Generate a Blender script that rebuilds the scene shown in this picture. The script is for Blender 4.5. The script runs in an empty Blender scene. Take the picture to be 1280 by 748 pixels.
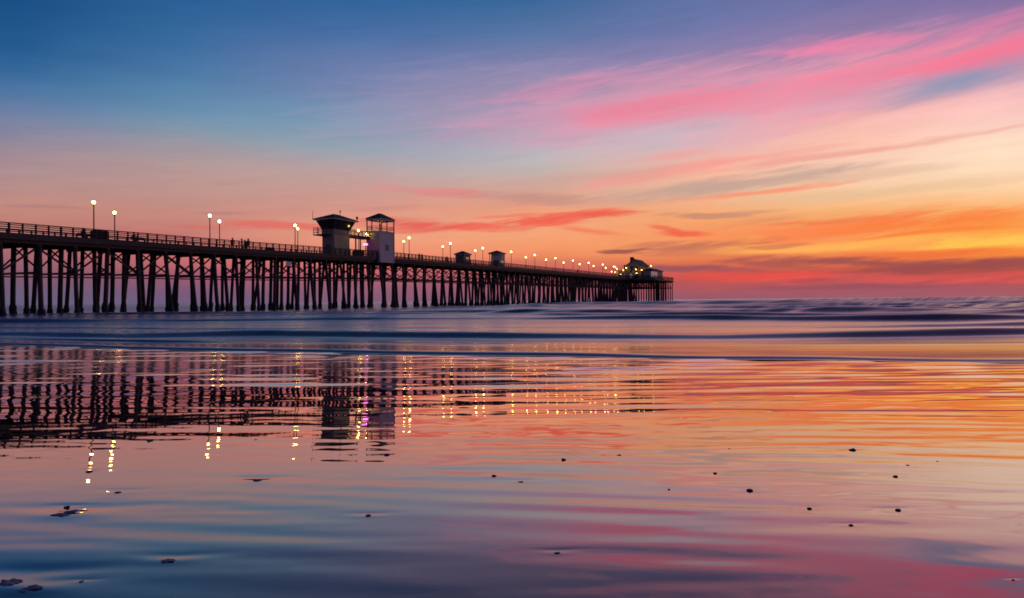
import bpy, bmesh, math, random
import numpy as np
from mathutils import Vector, Matrix

S = bpy.context.scene
COL = S.collection
rnd = random.Random(7)
PI = math.pi

# ------------------------------------------------------------------ camera
EYE = 1.05            # eye above sea level (sea level is z = 0)
F = 870.0             # focal length in pixels of a 1280 px wide frame
HZ0, ROLL = 376.0, 0.0085
cam_data = bpy.data.cameras.new("camera")
cam_data.sensor_width = 36.0
cam_data.lens = 36.0 * F / 1280.0
cam_data.clip_start = 0.05
cam_data.clip_end = 30000
cam = bpy.data.objects.new("camera", cam_data)
COL.objects.link(cam)
cam.location = (0, 0, EYE)
cam.rotation_euler = (Matrix.Rotation(math.radians(90) + (HZ0 - 374.0) / F, 3, 'X') @ Matrix.Rotation(-ROLL, 3, 'Z')).to_euler()
S.camera = cam

S.view_settings.view_transform = 'Standard'
S.view_settings.look = 'None'
S.view_settings.exposure = 0.0
S.view_settings.gamma = 1.0
S.view_settings.use_curve_mapping = False
S.render.engine = 'CYCLES'
S.cycles.use_denoising = True
S.cycles.filter_width = 1.7
S.cycles.max_bounces = 6
S.cycles.glossy_bounces = 4
S.cycles.sample_clamp_indirect = 12.0

# afterglow of the sun that has just set beyond the sea, out of frame to the right
sun_l = bpy.data.lights.new("sun", 'SUN')
sun_l.energy = 0.25
sun_l.angle = math.radians(25)
sun_l.color = (1.0, 0.55, 0.35)
sun = bpy.data.objects.new("sun", sun_l)
COL.objects.link(sun)
SUN_AZ, SUN_EL = math.radians(58), math.radians(4)
sd = Vector((math.sin(SUN_AZ) * math.cos(SUN_EL), math.cos(SUN_AZ) * math.cos(SUN_EL), math.sin(SUN_EL)))
sun.rotation_euler = sd.to_track_quat('Z', 'Y').to_euler()


def lin(c):
    out = []
    for v in c[:3]:
        v = v / 255.0
        out.append(v / 12.92 if v <= 0.04045 else ((v + 0.055) / 1.055) ** 2.4)
    return (out[0], out[1], out[2], 1.0)


def hz(x):
    return HZ0 - ROLL * (x - 640)


def azel(x, y):
    """direction of a reading taken off the photograph, as azimuth and elevation in radians"""
    dx = x - 640
    az = math.atan(dx / F)
    return az, math.atan((hz(x) - y) / F * math.cos(az))


# ------------------------------------------------------------------ sky (world)
W = bpy.data.worlds.new("World")
S.world = W
W.use_nodes = True
nt = W.node_tree
for n in list(nt.nodes):
    nt.nodes.remove(n)
N = nt.nodes.new
L = nt.links.new


def M(op, a, b=None, c=None, clamp=False):
    n = N('ShaderNodeMath'); n.operation = op; n.use_clamp = clamp
    for i, v in enumerate((a, b, c)):
        if v is None:
            continue
        if isinstance(v, (int, float)):
            n.inputs[i].default_value = v
        else:
            L(v, n.inputs[i])
    return n.outputs[0]


def mixc(f, a, b):
    n = N('ShaderNodeMix'); n.data_type = 'RGBA'; n.clamp_factor = True
    for k, v in ((0, f), (6, a), (7, b)):
        if isinstance(v, (int, float)):
            n.inputs[k].default_value = v
        elif isinstance(v, tuple):
            n.inputs[k].default_value = v
        else:
            L(v, n.inputs[k])
    return n.outputs[2]


tc = N('ShaderNodeTexCoord')
sep = N('ShaderNodeSeparateXYZ')
L(tc.outputs['Generated'], sep.inputs[0])
AZ = M('ARCTAN2', sep.outputs[0], sep.outputs[1])
EL = M('ARCSINE', sep.outputs[2])
K = F / 100.0                      # sky units: hundreds of readings
U0 = M('MULTIPLY', AZ, K)
V0 = M('MULTIPLY', EL, K)


def noise(u, v, su, sv, off, detail=3.0, rough=0.55):
    cb = N('ShaderNodeCombineXYZ')
    L(M('MULTIPLY', u, su), cb.inputs[0])
    L(M('MULTIPLY', v, sv), cb.inputs[1])
    cb.inputs[2].default_value = off
    n = N('ShaderNodeTexNoise')
    n.inputs['Scale'].default_value = 1.0
    n.inputs['Detail'].default_value = detail
    n.inputs['Roughness'].default_value = rough
    L(cb.outputs[0], n.inputs['Vector'])
    return n.outputs['Fac']


n_broad = noise(U0, V0, 0.28, 0.9, 1.3, 2.0)
n_mid = noise(U0, V0, 0.7, 4.0, 5.1, 3.0)
# cloud sheets tilt up to the right, so the fine streak noise is sheared along them
VS = M('MULTIPLY_ADD', U0, -0.09, V0)
n_fine = noise(U0, VS, 0.9, 9.0, 9.7, 4.0, 0.6)
VS2 = M('MULTIPLY_ADD', U0, -0.16, V0)
n_wisp = noise(U0, VS2, 0.55, 5.0, 2.2, 5.0, 0.62)
UW = M('MULTIPLY_ADD', M('SUBTRACT', n_wisp, 0.5), 1.2, U0)
VW = M('MULTIPLY_ADD', M('SUBTRACT', n_wisp, 0.5), 0.35, VS)
n_fil = noise(UW, VW, 1.4, 15.0, 14.2, 6.0, 0.68)
elfade = M('MULTIPLY', V0, 0.9, clamp=True)
warp = M('ADD', M('MULTIPLY', M('SUBTRACT', n_broad, 0.5), 0.12), M('MULTIPLY', M('SUBTRACT', n_mid, 0.5), 0.08))
V1 = M('MULTIPLY_ADD', warp, elfade, V0)

COLS = {
    -260: [(0, (18, 70, 122)), (90, (45, 95, 148)), (145, (100, 118, 158)), (190, (150, 130, 148)), (245, (178, 130, 130)), (290, (170, 112, 115)), (340, (125, 85, 108)), (374, (90, 85, 120))],
    30: [(0, (26, 80, 134)), (60, (38, 92, 145)), (90, (54, 105, 154)), (115, (80, 119, 164)), (145, (113, 130, 165)), (165, (138, 135, 160)), (190, (160, 140, 150)), (215, (176, 143, 145)), (245, (190, 140, 131)), (264, (196, 136, 122)), (282, (190, 124, 116)), (320, (165, 103, 110)), (345, (130, 90, 108)), (362, (112, 92, 120)), (376, (104, 96, 126))],
    230: [(0, (42, 95, 150)), (60, (60, 110, 160)), (100, (80, 125, 168)), (140, (105, 143, 174)), (165, (132, 150, 168)), (185, (162, 152, 160)), (210, (184, 153, 150)), (240, (191, 147, 139)), (265, (199, 138, 127)), (300, (200, 121, 114)), (325, (200, 110, 108)), (345, (160, 90, 110)), (365, (122, 90, 120)), (378, (110, 92, 124))],
    450: [(0, (50, 100, 155)), (40, (72, 110, 163)), (80, (108, 126, 172)), (115, (120, 136, 175)), (150, (125, 157, 184)), (185, (148, 165, 178)), (212, (188, 162, 162)), (235, (202, 156, 149)), (262, (214, 150, 135)), (300, (238, 160, 127)), (320, (236, 140, 115)), (340, (196, 100, 108)), (360, (148, 94, 116)), (377, (128, 92, 120))],
    670: [(0, (60, 105, 155)), (40, (90, 118, 164)), (75, (122, 128, 172)), (110, (148, 142, 176)), (150, (176, 162, 184)), (190, (187, 184, 190)), (215, (192, 178, 174)), (240, (214, 164, 148)), (262, (238, 158, 124)), (285, (246, 168, 126)), (303, (246, 160, 114)), (320, (242, 143, 100)), (338, (196, 100, 96)), (358, (160, 88, 104)), (376, (140, 90, 112))],
    890: [(0, (100, 114, 164)), (30, (112, 120, 170)), (65, (142, 128, 172)), (100, (190, 146, 174)), (140, (216, 160, 176)), (165, (212, 178, 188)), (188, (238, 180, 174)), (212, (248, 184, 158)), (240, (240, 186, 150)), (268, (246, 168, 112)), (290, (247, 153, 98)), (312, (249, 156, 90)), (328, (226, 116, 76)), (342, (212, 90, 76)), (356, (186, 86, 88)), (374, (150, 92, 108))],
    1070: [(0, (115, 115, 165)), (40, (146, 124, 168)), (80, (176, 140, 174)), (105, (196, 152, 178)), (130, (238, 172, 176)), (150, (248, 185, 175)), (180, (252, 195, 175)), (208, (252, 208, 182)), (240, (248, 203, 160)), (265, (248, 176, 112)), (285, (252, 160, 92)), (310, (254, 168, 92)), (325, (236, 120, 74)), (340, (204, 86, 78)), (357, (166, 88, 98)), (373, (160, 94, 108))],
    1250: [(0, (130, 115, 165)), (30, (168, 126, 166)), (80, (190, 144, 172)), (105, (206, 172, 186)), (125, (248, 192, 188)), (150, (253, 205, 194)), (185, (254, 224, 196)), (215, (254, 220, 188)), (240, (253, 206, 160)), (262, (252, 180, 110)), (280, (252, 150, 72)), (300, (255, 178, 80)), (318, (250, 140, 60)), (332, (214, 94, 70)), (345, (204, 78, 76)), (360, (162, 88, 98)), (372, (170, 94, 104))],
    1640: [(0, (150, 118, 160)), (60, (215, 140, 165)), (120, (250, 195, 185)), (200, (255, 225, 180)), (260, (255, 190, 100)), (300, (255, 185, 70)), (335, (235, 110, 60)), (362, (190, 85, 80)), (375, (165, 85, 95))],
}
ZEN = [(-60, 0.80), (-180, 0.42), (-400, 0.22), (-1000, 0.14)]
VMAX = 15.7
base = None
prev_az = None
for cx, keys in COLS.items():
    az = azel(cx, 300)[0]
    stops = {}
    for y, c in keys:
        a, e = azel(cx, y)
        stops[e * K / VMAX] = lin(c)
    t0 = lin(keys[0][1])
    for y, k in ZEN:          # above the frame the sky deepens
        e = azel(cx, y)[1]
        blue = lin((32, 36, 74))
        stops[e * K / VMAX] = tuple(t0[i] * k + blue[i] * (1 - k) * (0.55 + 0.45 * k) for i in range(3)) + (1.0,)
    hzc = stops[min(stops)]
    cr = N('ShaderNodeValToRGB')
    L(M('MULTIPLY', V1, 1.0 / VMAX, clamp=True), cr.inputs[0])
    ramp = cr.color_ramp
    ramp.interpolation = 'LINEAR'
    ks = sorted(stops)
    ramp.elements[0].position = max(0.0, ks[0]); ramp.elements[0].color = stops[ks[0]]
    ramp.elements[1].position = min(1.0, ks[-1]); ramp.elements[1].color = stops[ks[-1]]
    for k in ks[1:-1]:
        e = ramp.elements.new(max(0.0, k)); e.color = stops[k]
    if base is None:
        base = cr.outputs[0]
    else:
        f = M('MULTIPLY_ADD', AZ, 1.0 / (az - prev_az), -prev_az / (az - prev_az), clamp=True)
        base = mixc(f, base, cr.outputs[0])
    prev_az = az
# away from the sunset the sky is dusk blue with a faint mauve belt
back = N('ShaderNodeValToRGB')
L(M('MULTIPLY', EL, 1 / 1.5, clamp=True), back.inputs[0])
back.color_ramp.elements[0].color = lin((70, 72, 112))
back.color_ramp.elements[1].color = lin((22, 46, 88))
e = back.color_ramp.elements.new(0.12); e.color = lin((96, 84, 124))
e = back.color_ramp.elements.new(0.3); e.color = lin((48, 72, 120))
bf = M('SUBTRACT', M('MULTIPLY', M('ABSOLUTE', AZ), 1 / 0.9), 0.98 / 0.9, clamp=True)
base = mixc(bf, base, back.outputs[0])

# cloud streaks: centre x, y, half length, half thickness, tilt (deg, up to the right positive), colour, strength, which noise
STREAKS = [
    (600, 136, 250, 56, 6, (172, 146, 178), .50, 0),
    (820, 132, 320, 44, 4, (230, 154, 178), .66, 0),
    (1020, 112, 240, 44, 8, (232, 154, 176), .62, 0),
    (780, 138, 110, 9, 2, (238, 124, 148), .62, 1),
    (850, 126, 120, 11, 4, (242, 126, 148), .62, 1),
    (820, 146, 120, 6, 3, (240, 140, 160), .5, 1),
    (900, 124, 120, 12, 7, (242, 128, 150), .55, 1),
    (700, 112, 110, 8, 8, (216, 136, 170), .45, 1),
    (1040, 104, 210, 16, 8, (245, 142, 162), .60, 1),
    (1240, 78, 260, 34, 8, (243, 140, 164), .70, 0),
    (1250, 70, 150, 14, 9, (246, 120, 152), .80, 1),
    (1190, 84, 190, 11, 7, (247, 122, 150), .75, 1),
    (1090, 92, 130, 8, 3, (246, 130, 158), .70, 1),
    (1060, 56, 110, 7, -3, (238, 130, 168), .85, 1),
    (1020, 66, 90, 5, -6, (238, 134, 170), .65, 1),
    (1000, 54, 90, 5, 2, (196, 134, 174), .50, 1),
    (1210, 42, 140, 8, 9, (232, 130, 168), .60, 1),
    (1200, 106, 170, 18, 7, (146, 152, 182), .95, 0),
    (1080, 122, 120, 11, 5, (180, 166, 190), .60, 1),
    (860, 170, 150, 22, 3, (198, 186, 196), .70, 0),
    (980, 152, 180, 14, 8, (248, 166, 172), .50, 1),
    (1180, 138, 160, 10, 6, (250, 190, 190), .45, 1),
    (1080, 190, 300, 5, 3, (236, 156, 146), .65, 1),
    (960, 196, 120, 5, 4, (240, 160, 150), .45, 1),
    (840, 194, 70, 5, 5, (240, 158, 152), .55, 1),
    (830, 216, 160, 10, 6, (246, 150, 142), .60, 1),
    (700, 226, 160, 9, 6, (206, 164, 152), .55, 1),
    (900, 232, 220, 11, 4, (190, 160, 148), .80, 1),
    (1060, 222, 160, 7, 1, (216, 176, 152), .55, 1),
    (950, 240, 130, 4, 3, (248, 146, 114), .80, 1),
    (1090, 240, 220, 9, 1, (226, 186, 146), .55, 1),
    (660, 248, 110, 8, -2, (188, 138, 130), .60, 1),
    (780, 254, 90, 6, 2, (214, 160, 138), .45, 1),
    (545, 240, 90, 7, -4, (226, 130, 128), .60, 1),
    (480, 262, 60, 4, 3, (196, 130, 124), .40, 1),
    (662, 279, 80, 6, 2, (242, 92, 74), .85, 1),
    (704, 271, 90, 5, 5, (240, 98, 80), .80, 1),
    (640, 270, 60, 3, 2, (240, 112, 92), .60, 1),
    (762, 268, 60, 3.5, 1, (236, 98, 80), .85, 1),
    (590, 284, 90, 7, -2, (238, 100, 84), .75, 1),
    (520, 282, 90, 9, -1, (232, 90, 84), .80, 1),
    (350, 282, 90, 6, -1, (226, 98, 92), .70, 1),
    (250, 284, 60, 3, 0, (216, 108, 100), .55, 1),
    (180, 292, 110, 6, 0, (205, 112, 108), .40, 1),
    (60, 260, 60, 3, 0, (160, 122, 122), .45, 1),
    (280, 266, 50, 3, 0, (176, 126, 124), .55, 1),
    (200, 236, 120, 4, 2, (188, 148, 140), .35, 1),
    (856, 292, 42, 4.5, -4, (242, 98, 72), .85, 1),
    (836, 287, 34, 3.5, -14, (240, 104, 78), .75, 1),
    (735, 288, 60, 5, -8, (242, 118, 90), .70, 1),
    (880, 270, 70, 4.5, -2, (196, 138, 112), .80, 1),
    (930, 266, 60, 4, 4, (206, 146, 118), .65, 1),
    (960, 276, 70, 6, 6, (214, 142, 108), .55, 1),
    (1040, 288, 210, 18, 3, (250, 132, 80), .80, 1),
    (1180, 278, 190, 13, 2, (252, 126, 60), .80, 1),
    (1020, 278, 160, 4, 2, (238, 118, 74), .60, 1),
    (1250, 303, 150, 9, 1, (255, 202, 86), .85, 1),
    (1100, 306, 160, 6, 2, (255, 184, 88), .65, 1),
    (960, 312, 150, 6, -1, (254, 180, 90), .65, 1),
    (1180, 292, 160, 4, 2, (248, 118, 48), .60, 1),
    (850, 312, 90, 10, 0, (196, 112, 92), .70, 1),
    (900, 306, 90, 5, 4, (190, 106, 88), .65, 1),
    (975, 308, 50, 3, 2, (196, 106, 84), .60, 1),
    (776, 317, 34, 2.6, -2, (158, 88, 80), .9, 1),
    (798, 315, 34, 1.8, 3, (164, 92, 80), .85, 1),
    (930, 322, 120, 5, -3, (226, 116, 86), .60, 1),
    (1150, 318, 160, 5, -1, (240, 110, 60), .75, 1),
    (1060, 328, 200, 7, -3, (160, 84, 80), .95, 1),
    (1200, 334, 240, 9, 0, (156, 78, 76), .95, 1),
    (960, 332, 110, 5, -5, (170, 88, 82), .80, 1),
    (830, 336, 90, 5, -1, (150, 86, 96), .90, 1),
    (900, 339, 100, 4, -2, (160, 84, 88), .75, 1),
    (930, 346, 130, 6, 0, (242, 78, 72), .75, 1),
    (1100, 348, 260, 5, 0, (226, 88, 82), .55, 1),
    (1240, 350, 120, 5, 0, (226, 92, 84), .55, 1),
    (640, 331, 150, 6, 0, (208, 108, 96), .45, 1),
    (1020, 350, 50, 2.5, 0, (176, 76, 82), .70, 1),
    (1060, 358, 160, 4, 0, (150, 78, 90), .60, 1),
]
cbv = N('ShaderNodeCombineXYZ')
V2 = M('MULTIPLY_ADD', M('SUBTRACT', n_mid, 0.5), 0.13, M('MULTIPLY_ADD', M('SUBTRACT', n_broad, 0.5), M('MULTIPLY', elfade, 0.10), V0))
L(U0, cbv.inputs[0]); L(V2, cbv.inputs[1])
nsum = M('MULTIPLY_ADD', n_fil, 0.40, M('MULTIPLY_ADD', n_fine, 0.30, M('MULTIPLY', n_wisp, 0.30)))
gain = {0: M('MULTIPLY_ADD', M('ADD', n_wisp, n_fil), 0.9, -0.95), 1: M('MULTIPLY_ADD', nsum, 3.8, -1.90)}
colr = base
for (cx, cy, hl, ht, tilt, c, st, kind) in STREAKS:
    a, e = azel(cx, cy)
    ca = math.cos(a)
    if cy < 160 and kind == 1:      # high cirrus is thinner than the low bands
        st *= .78
        ht *= 1.25
    mp = N('ShaderNodeMapping'); mp.vector_type = 'TEXTURE'
    mp.inputs['Location'].default_value = (a * K, e * K, 0)
    mp.inputs['Rotation'].default_value = (0, 0, math.radians(tilt))
    mp.inputs['Scale'].default_value = (hl / 100 * ca * ca * 1.15, ht / 100 * ca * (1.45 if kind == 0 else 1.35), 1)
    L(cbv.outputs[0], mp.inputs['Vector'])
    g = N('ShaderNodeTexGradient'); g.gradient_type = 'SPHERICAL'
    L(mp.outputs[0], g.inputs[0])
    m = M('MULTIPLY', M('ADD', g.outputs['Fac'], gain[kind]), M('MULTIPLY', g.outputs['Fac'], 4.0, clamp=True))
    mr = N('ShaderNodeMapRange'); mr.interpolation_type = 'SMOOTHSTEP'
    mr.inputs['From Max'].default_value = .9 if kind == 0 else .85
    mr.inputs['To Max'].default_value = st
    L(m, mr.inputs['Value'])
    colr = mixc(mr.outputs[0], colr, lin(c))
# faint streak texture everywhere in the lit part of the sky
tex = M('MULTIPLY_ADD', M('SUBTRACT', M('MULTIPLY_ADD', n_fil, 0.5, M('MULTIPLY', n_fine, 0.5)), 0.5), 0.30, 1.0)
sc = N('ShaderNodeVectorMath'); sc.operation = 'SCALE'
L(colr, sc.inputs[0]); L(tex, sc.inputs['Scale'])
# below the horizon
low = mixc(M('MULTIPLY', sep.outputs[2], -40.0, clamp=True), sc.outputs[0], lin((50, 44, 80)))
bg = N('ShaderNodeBackground')
bg.inputs['Strength'].default_value = 1.0
L(low, bg.inputs['Color'])
out = N('ShaderNodeOutputWorld')
L(bg.outputs[0], out.inputs['Surface'])
W.cycles.sampling_method = 'MANUAL'
W.cycles.sample_map_resolution = 512

# ------------------------------------------------------------------ materials
def new_mat(name):
    m = bpy.data.materials.new(name)
    m.use_nodes = True
    t = m.node_tree
    p = t.nodes['Principled BSDF']
    return m, t, p


def surf_mat(name, base, dark=0.6, rough=0.8, scale=4.0, stretch=(1, 1, 1), metallic=0.0, bump=0.3, light=1.35):
    m, t, p = new_mat(name)
    tcn = t.nodes.new('ShaderNodeTexCoord')
    mp = t.nodes.new('ShaderNodeMapping'); mp.inputs['Scale'].default_value = stretch
    nz = t.nodes.new('ShaderNodeTexNoise'); nz.inputs['Scale'].default_value = scale; nz.inputs['Detail'].default_value = 6
    cr = t.nodes.new('ShaderNodeValToRGB')
    cr.color_ramp.elements[0].position = 0.3; cr.color_ramp.elements[1].position = 0.7
    cr.color_ramp.elements[0].color = tuple(v * dark for v in base) + (1,)
    cr.color_ramp.elements[1].color = tuple(min(1, v * light) for v in base) + (1,)
    bp = t.nodes.new('ShaderNodeBump'); bp.inputs['Strength'].default_value = bump; bp.inputs['Distance'].default_value = 0.02
    t.links.new(tcn.outputs['Object'], mp.inputs[0]); t.links.new(mp.outputs[0], nz.inputs[0])
    t.links.new(nz.outputs['Fac'], cr.inputs[0]); t.links.new(cr.outputs[0], p.inputs['Base Color'])
    t.links.new(nz.outputs['Fac'], bp.inputs['Height']); t.links.new(bp.outputs[0], p.inputs['Normal'])
    p.inputs['Roughness'].default_value = rough
    p.inputs['Metallic'].default_value = metallic
    return m


def glow_mat(name, color, strength):
    m, t, p = new_mat(name)
    p.inputs['Base Color'].default_value = (0.8, 0.8, 0.8, 1)
    p.inputs['Emission Color'].default_value = tuple(color) + (1,)
    p.inputs['Emission Strength'].default_value = strength
    return m


WOOD = surf_mat('creosoted_timber', (0.062, 0.036, 0.032), scale=3, stretch=(1, 1, .2))
DECKW = surf_mat('weathered_planks', (0.07, 0.055, 0.05), scale=6)
EDGEW = surf_mat('grey_edge_board', (0.055, 0.045, 0.05), scale=5)
RAILW = surf_mat('rail_timber', (0.05, 0.03, 0.03), scale=5)
GROWTH = surf_mat('mussel_growth', (0.012, 0.010, 0.014), scale=9, rough=0.7, bump=1.0)
PIPE = surf_mat('painted_pipe', (0.10, 0.045, 0.045), rough=0.5)
POSTM = surf_mat('lamp_post_paint', (0.06, 0.04, 0.04), rough=0.5)
WALLG = surf_mat('grey_tower_siding', (0.20, 0.16, 0.17), scale=2, stretch=(1, 1, 4))
WALLW = surf_mat('cream_plaster', (0.55, 0.50, 0.48), dark=0.85, light=1.1, scale=2)
WALLL = surf_mat('pale_grey_plaster', (0.55, 0.51, 0.55), dark=0.85, light=1.1, scale=2)
SIDING = surf_mat('yellowed_siding', (0.34, 0.31, 0.22), dark=0.8, light=1.15, scale=2)
ROOFR = surf_mat('faded_shingle', (0.11, 0.09, 0.10), scale=3)
RESTW = surf_mat('weathered_clapboard', (0.33, 0.28, 0.28), dark=.8, light=1.15, scale=2, stretch=(1, 1, 4))
ROOFM = surf_mat('dark_shingle', (0.035, 0.028, 0.035), scale=8)
TRIM = surf_mat('pale_trim', (0.50, 0.47, 0.50), dark=0.85, light=1.1)
GLASSD = surf_mat('dark_glass', (0.02, 0.018, 0.03), rough=0.12, bump=0.0)
TARP = surf_mat('dark_canvas', (0.025, 0.02, 0.03), scale=3)
SIGNB = surf_mat('white_board', (0.7, 0.7, 0.7), dark=.9, light=1.05)
SKIN = surf_mat('skin', (0.35, 0.2, 0.15), dark=.9, light=1.05)
HAIR = surf_mat('dark_hair', (0.02, 0.014, 0.01))
JACK = surf_mat('dark_jacket', (0.03, 0.03, 0.05))
TROU = surf_mat('dark_trousers', (0.02, 0.02, 0.03))
PEB = surf_mat('wet_dark_stone', (0.018, 0.014, 0.016), scale=60, rough=0.35)
SHELL = surf_mat('grey_shell', (0.10, 0.115, 0.17), dark=.15, light=2.2, scale=45, rough=0.5)
GLOBE = glow_mat('lit_lamp_globe', (1.0, 0.60, 0.12), 30.0)
GLOBES = glow_mat('lit_porch_bulb', (1.0, 0.54, 0.06), 12.0)
FILL_GLOW = glow_mat('siding_fill_glow', (1.0, 0.72, 0.22), 160.0)  # glow of the added lamp that warms the lookout siding
NEON = glow_mat('magenta_neon', (1.0, 0.10, 0.95), 8.0)
WINLIT = glow_mat('lit_window', (1.0, 0.60, 0.16), 0.06)

# ------------------------------------------------------------------ helpers
def link(o, parent=None):
    COL.objects.link(o)
    if parent is not None:
        o.parent = parent
    return o


def tag(o, label=None, cat=None, group=None, kind=None):
    if label: o['label'] = label
    if cat: o['category'] = cat
    if group: o['group'] = group
    if kind: o['kind'] = kind
    return o


def empty(name, loc=(0, 0, 0), rz=0.0):
    o = bpy.data.objects.new(name, None)
    o.empty_display_size = 0.2
    o.location = loc; o.rotation_euler = (0, 0, rz)
    COL.objects.link(o)
    return o


class MB:
    """collects shapes of one mesh object"""
    def __init__(self):
        self.v = []; self.f = []; self.m = []

    def add(self, vs, fs, mi=0):
        b = len(self.v)
        self.v += [tuple(v) for v in vs]
        self.f += [tuple(i + b for i in f) for f in fs]
        self.m += [mi] * len(fs)
        return self

    def box(self, x0, x1, y0, y1, z0, z1, mi=0):
        return self.add([(x0, y0, z0), (x1, y0, z0), (x1, y1, z0), (x0, y1, z0), (x0, y0, z1), (x1, y0, z1), (x1, y1, z1), (x0, y1, z1)],
                        [(0, 3, 2, 1), (4, 5, 6, 7), (0, 1, 5, 4), (1, 2, 6, 5), (2, 3, 7, 6), (3, 0, 4, 7)], mi)

    def bar(self, a, b, w, h=None, up=(0, 0, 1), mi=0):
        """rectangular bar from a to b"""
        a, b = Vector(a), Vector(b); h = h or w
        d = (b - a).normalized(); u = Vector(up)
        if abs(d.dot(u)) > 0.98: u = Vector((1, 0, 0))
        s = d.cross(u).normalized(); u = s.cross(d)
        q = [(-1, -1), (1, -1), (1, 1), (-1, 1)]
        vs = [a + s * (i * w / 2) + u * (j * h / 2) for i, j in q] + [b + s * (i * w / 2) + u * (j * h / 2) for i, j in q]
        return self.add(vs, [(3, 2, 1, 0), (4, 5, 6, 7), (0, 1, 5, 4), (1, 2, 6, 5), (2, 3, 7, 6), (3, 0, 4, 7)], mi)

    def tube(self, pts, rads, n=8, mi=0, jit=0.0):
        pts = [Vector(p) for p in pts]
        if not hasattr(rads, '__len__'): rads = [rads] * len(pts)
        vs = []
        for k, p in enumerate(pts):
            d = (pts[min(k + 1, len(pts) - 1)] - pts[max(k - 1, 0)]).normalized()
            u = Vector((0, 0, 1)) if abs(d.z) < 0.9 else Vector((1, 0, 0))
            s = d.cross(u).normalized(); u = s.cross(d)
            for i in range(n):
                a = 2 * PI * i / n
                r = rads[k] * (1 + jit * (rnd.random() - .5) * 2)
                vs.append(p + s * math.cos(a) * r + u * math.sin(a) * r)
        fs = [(k * n + i, k * n + (i + 1) % n, (k + 1) * n + (i + 1) % n, (k + 1) * n + i) for k in range(len(pts) - 1) for i in range(n)]
        fs.append(tuple(range(n))[::-1]); fs.append(tuple(range((len(pts) - 1) * n, len(pts) * n)))
        return self.add(vs, fs, mi)

    def lathe(self, prof, n=12, c=(0, 0, 0), mi=0):
        return self.tube([(c[0], c[1], c[2] + z) for r, z in prof], [max(r, 0.002) for r, z in prof], n, mi)

    def hip(self, x0, x1, y0, y1, z0, z1, ridge=0.0, lip=0.08, mi=0):
        """hipped roof with a short ridge along y and a fascia lip"""
        cx = (x0 + x1) / 2; cy = (y0 + y1) / 2
        vs = [(x0, y0, z0), (x1, y0, z0), (x1, y1, z0), (x0, y1, z0), (x0, y0, z0 + lip), (x1, y0, z0 + lip), (x1, y1, z0 + lip), (x0, y1, z0 + lip),
              (cx, cy - ridge / 2, z1), (cx, cy + ridge / 2, z1)]
        return self.add(vs, [(0, 3, 2, 1), (0, 1, 5, 4), (1, 2, 6, 5), (2, 3, 7, 6), (3, 0, 4, 7), (4, 5, 8), (5, 6, 9, 8), (6, 7, 9), (7, 4, 8, 9)], mi)

    def build(self, name, mats, parent=None, smooth=False, loc=None):
        me = bpy.data.meshes.new(name)
        me.from_pydata(self.v, [], self.f)
        if not isinstance(mats, (list, tuple)): mats = [mats]
        for m in mats: me.materials.append(m)
        if len(mats) > 1:
            me.polygons.foreach_set('material_index', self.m)
        if smooth:
            me.polygons.foreach_set('use_smooth', [True] * len(me.polygons))
        me.update()
        o = bpy.data.objects.new(name, me)
        if loc: o.location = loc
        return link(o, parent)


def copy_tree(o, parent=None):
    c = o.copy(); link(c)
    if parent is not None: c.parent = parent
    for ch in [k for k in bpy.data.objects if k.parent == o]:
        copy_tree(ch, c)
    return c


def kids(o):
    return list(o.children)


# ------------------------------------------------------------------ pier frame
VX = 1036.0                        # where the pier's lines meet at the horizon
PD = Vector(((VX - 640) / F, 1.0)).normalized()      # along the pier, out to sea
PN = Vector((PD.y, -PD.x))                           # across it, towards the near side
PANG = math.atan2(-PD.x, PD.y)                       # rotation of a thing whose local +y runs out to sea
D0 = 60.9
HALF = 3.25
P0 = Vector((-640 / F * D0, D0)) - PN * HALF         # pier axis at the frame's edge
CS = 0.0138


def P(t, l, z=0.0):
    q = P0 + PD * t + PN * l
    return Vector((q.x, q.y, z))


def t_at(px, l):
    """distance along the pier where the line at lateral offset l crosses azimuth px"""
    r = Vector(((px - 640) / F, 1.0))
    q = P0 + PN * l
    # q + PD t = s r
    det = PD.x * (-r.y) + r.x * PD.y
    return (-q.x * -r.y + -r.x * q.y) / det if False else ((q.x * r.y - q.y * r.x) / (PD.y * r.x - PD.x * r.y))


def l_at(px, t):
    r = Vector(((px - 640) / F, 1.0))
    q = P0 + PD * t
    return (q.x * r.y - q.y * r.x) / (PN.y * r.x - PN.x * r.y)


def z_at(px, py, t, l):
    return EYE + (hz(px) - py) / F * P(t, l).y


_tx = [t_at(p, HALF) for p in (0, 160, 300, 490, 650, 760, 800)]
_rz = [7.30, 7.50, 7.66, 8.25, 8.52, 8.75, 8.85]


def rail_z(t):
    """height of the top rail above sea level: the deck climbs gently out to sea"""
    k = float(np.interp(t, [-60] + _tx, [7.05] + _rz))
    return k + EYE


RH = 1.35


def deck_z(t):
    return rail_z(t) - RH


T_START, T_END = -34.0, 224.0
pier = empty('pier', P(0, 0, 0), PANG)
tag(pier, 'long dark timber pier on rows of raked piles running out over the sea', 'pier')
INV = Matrix.Rotation(-PANG, 4, 'Z') @ Matrix.Translation(-P(0, 0, 0))


def loc(t, l, z):
    """point in the pier's own frame (x across to the near side, y out to sea)"""
    return Vector((l, t, z))


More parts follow.
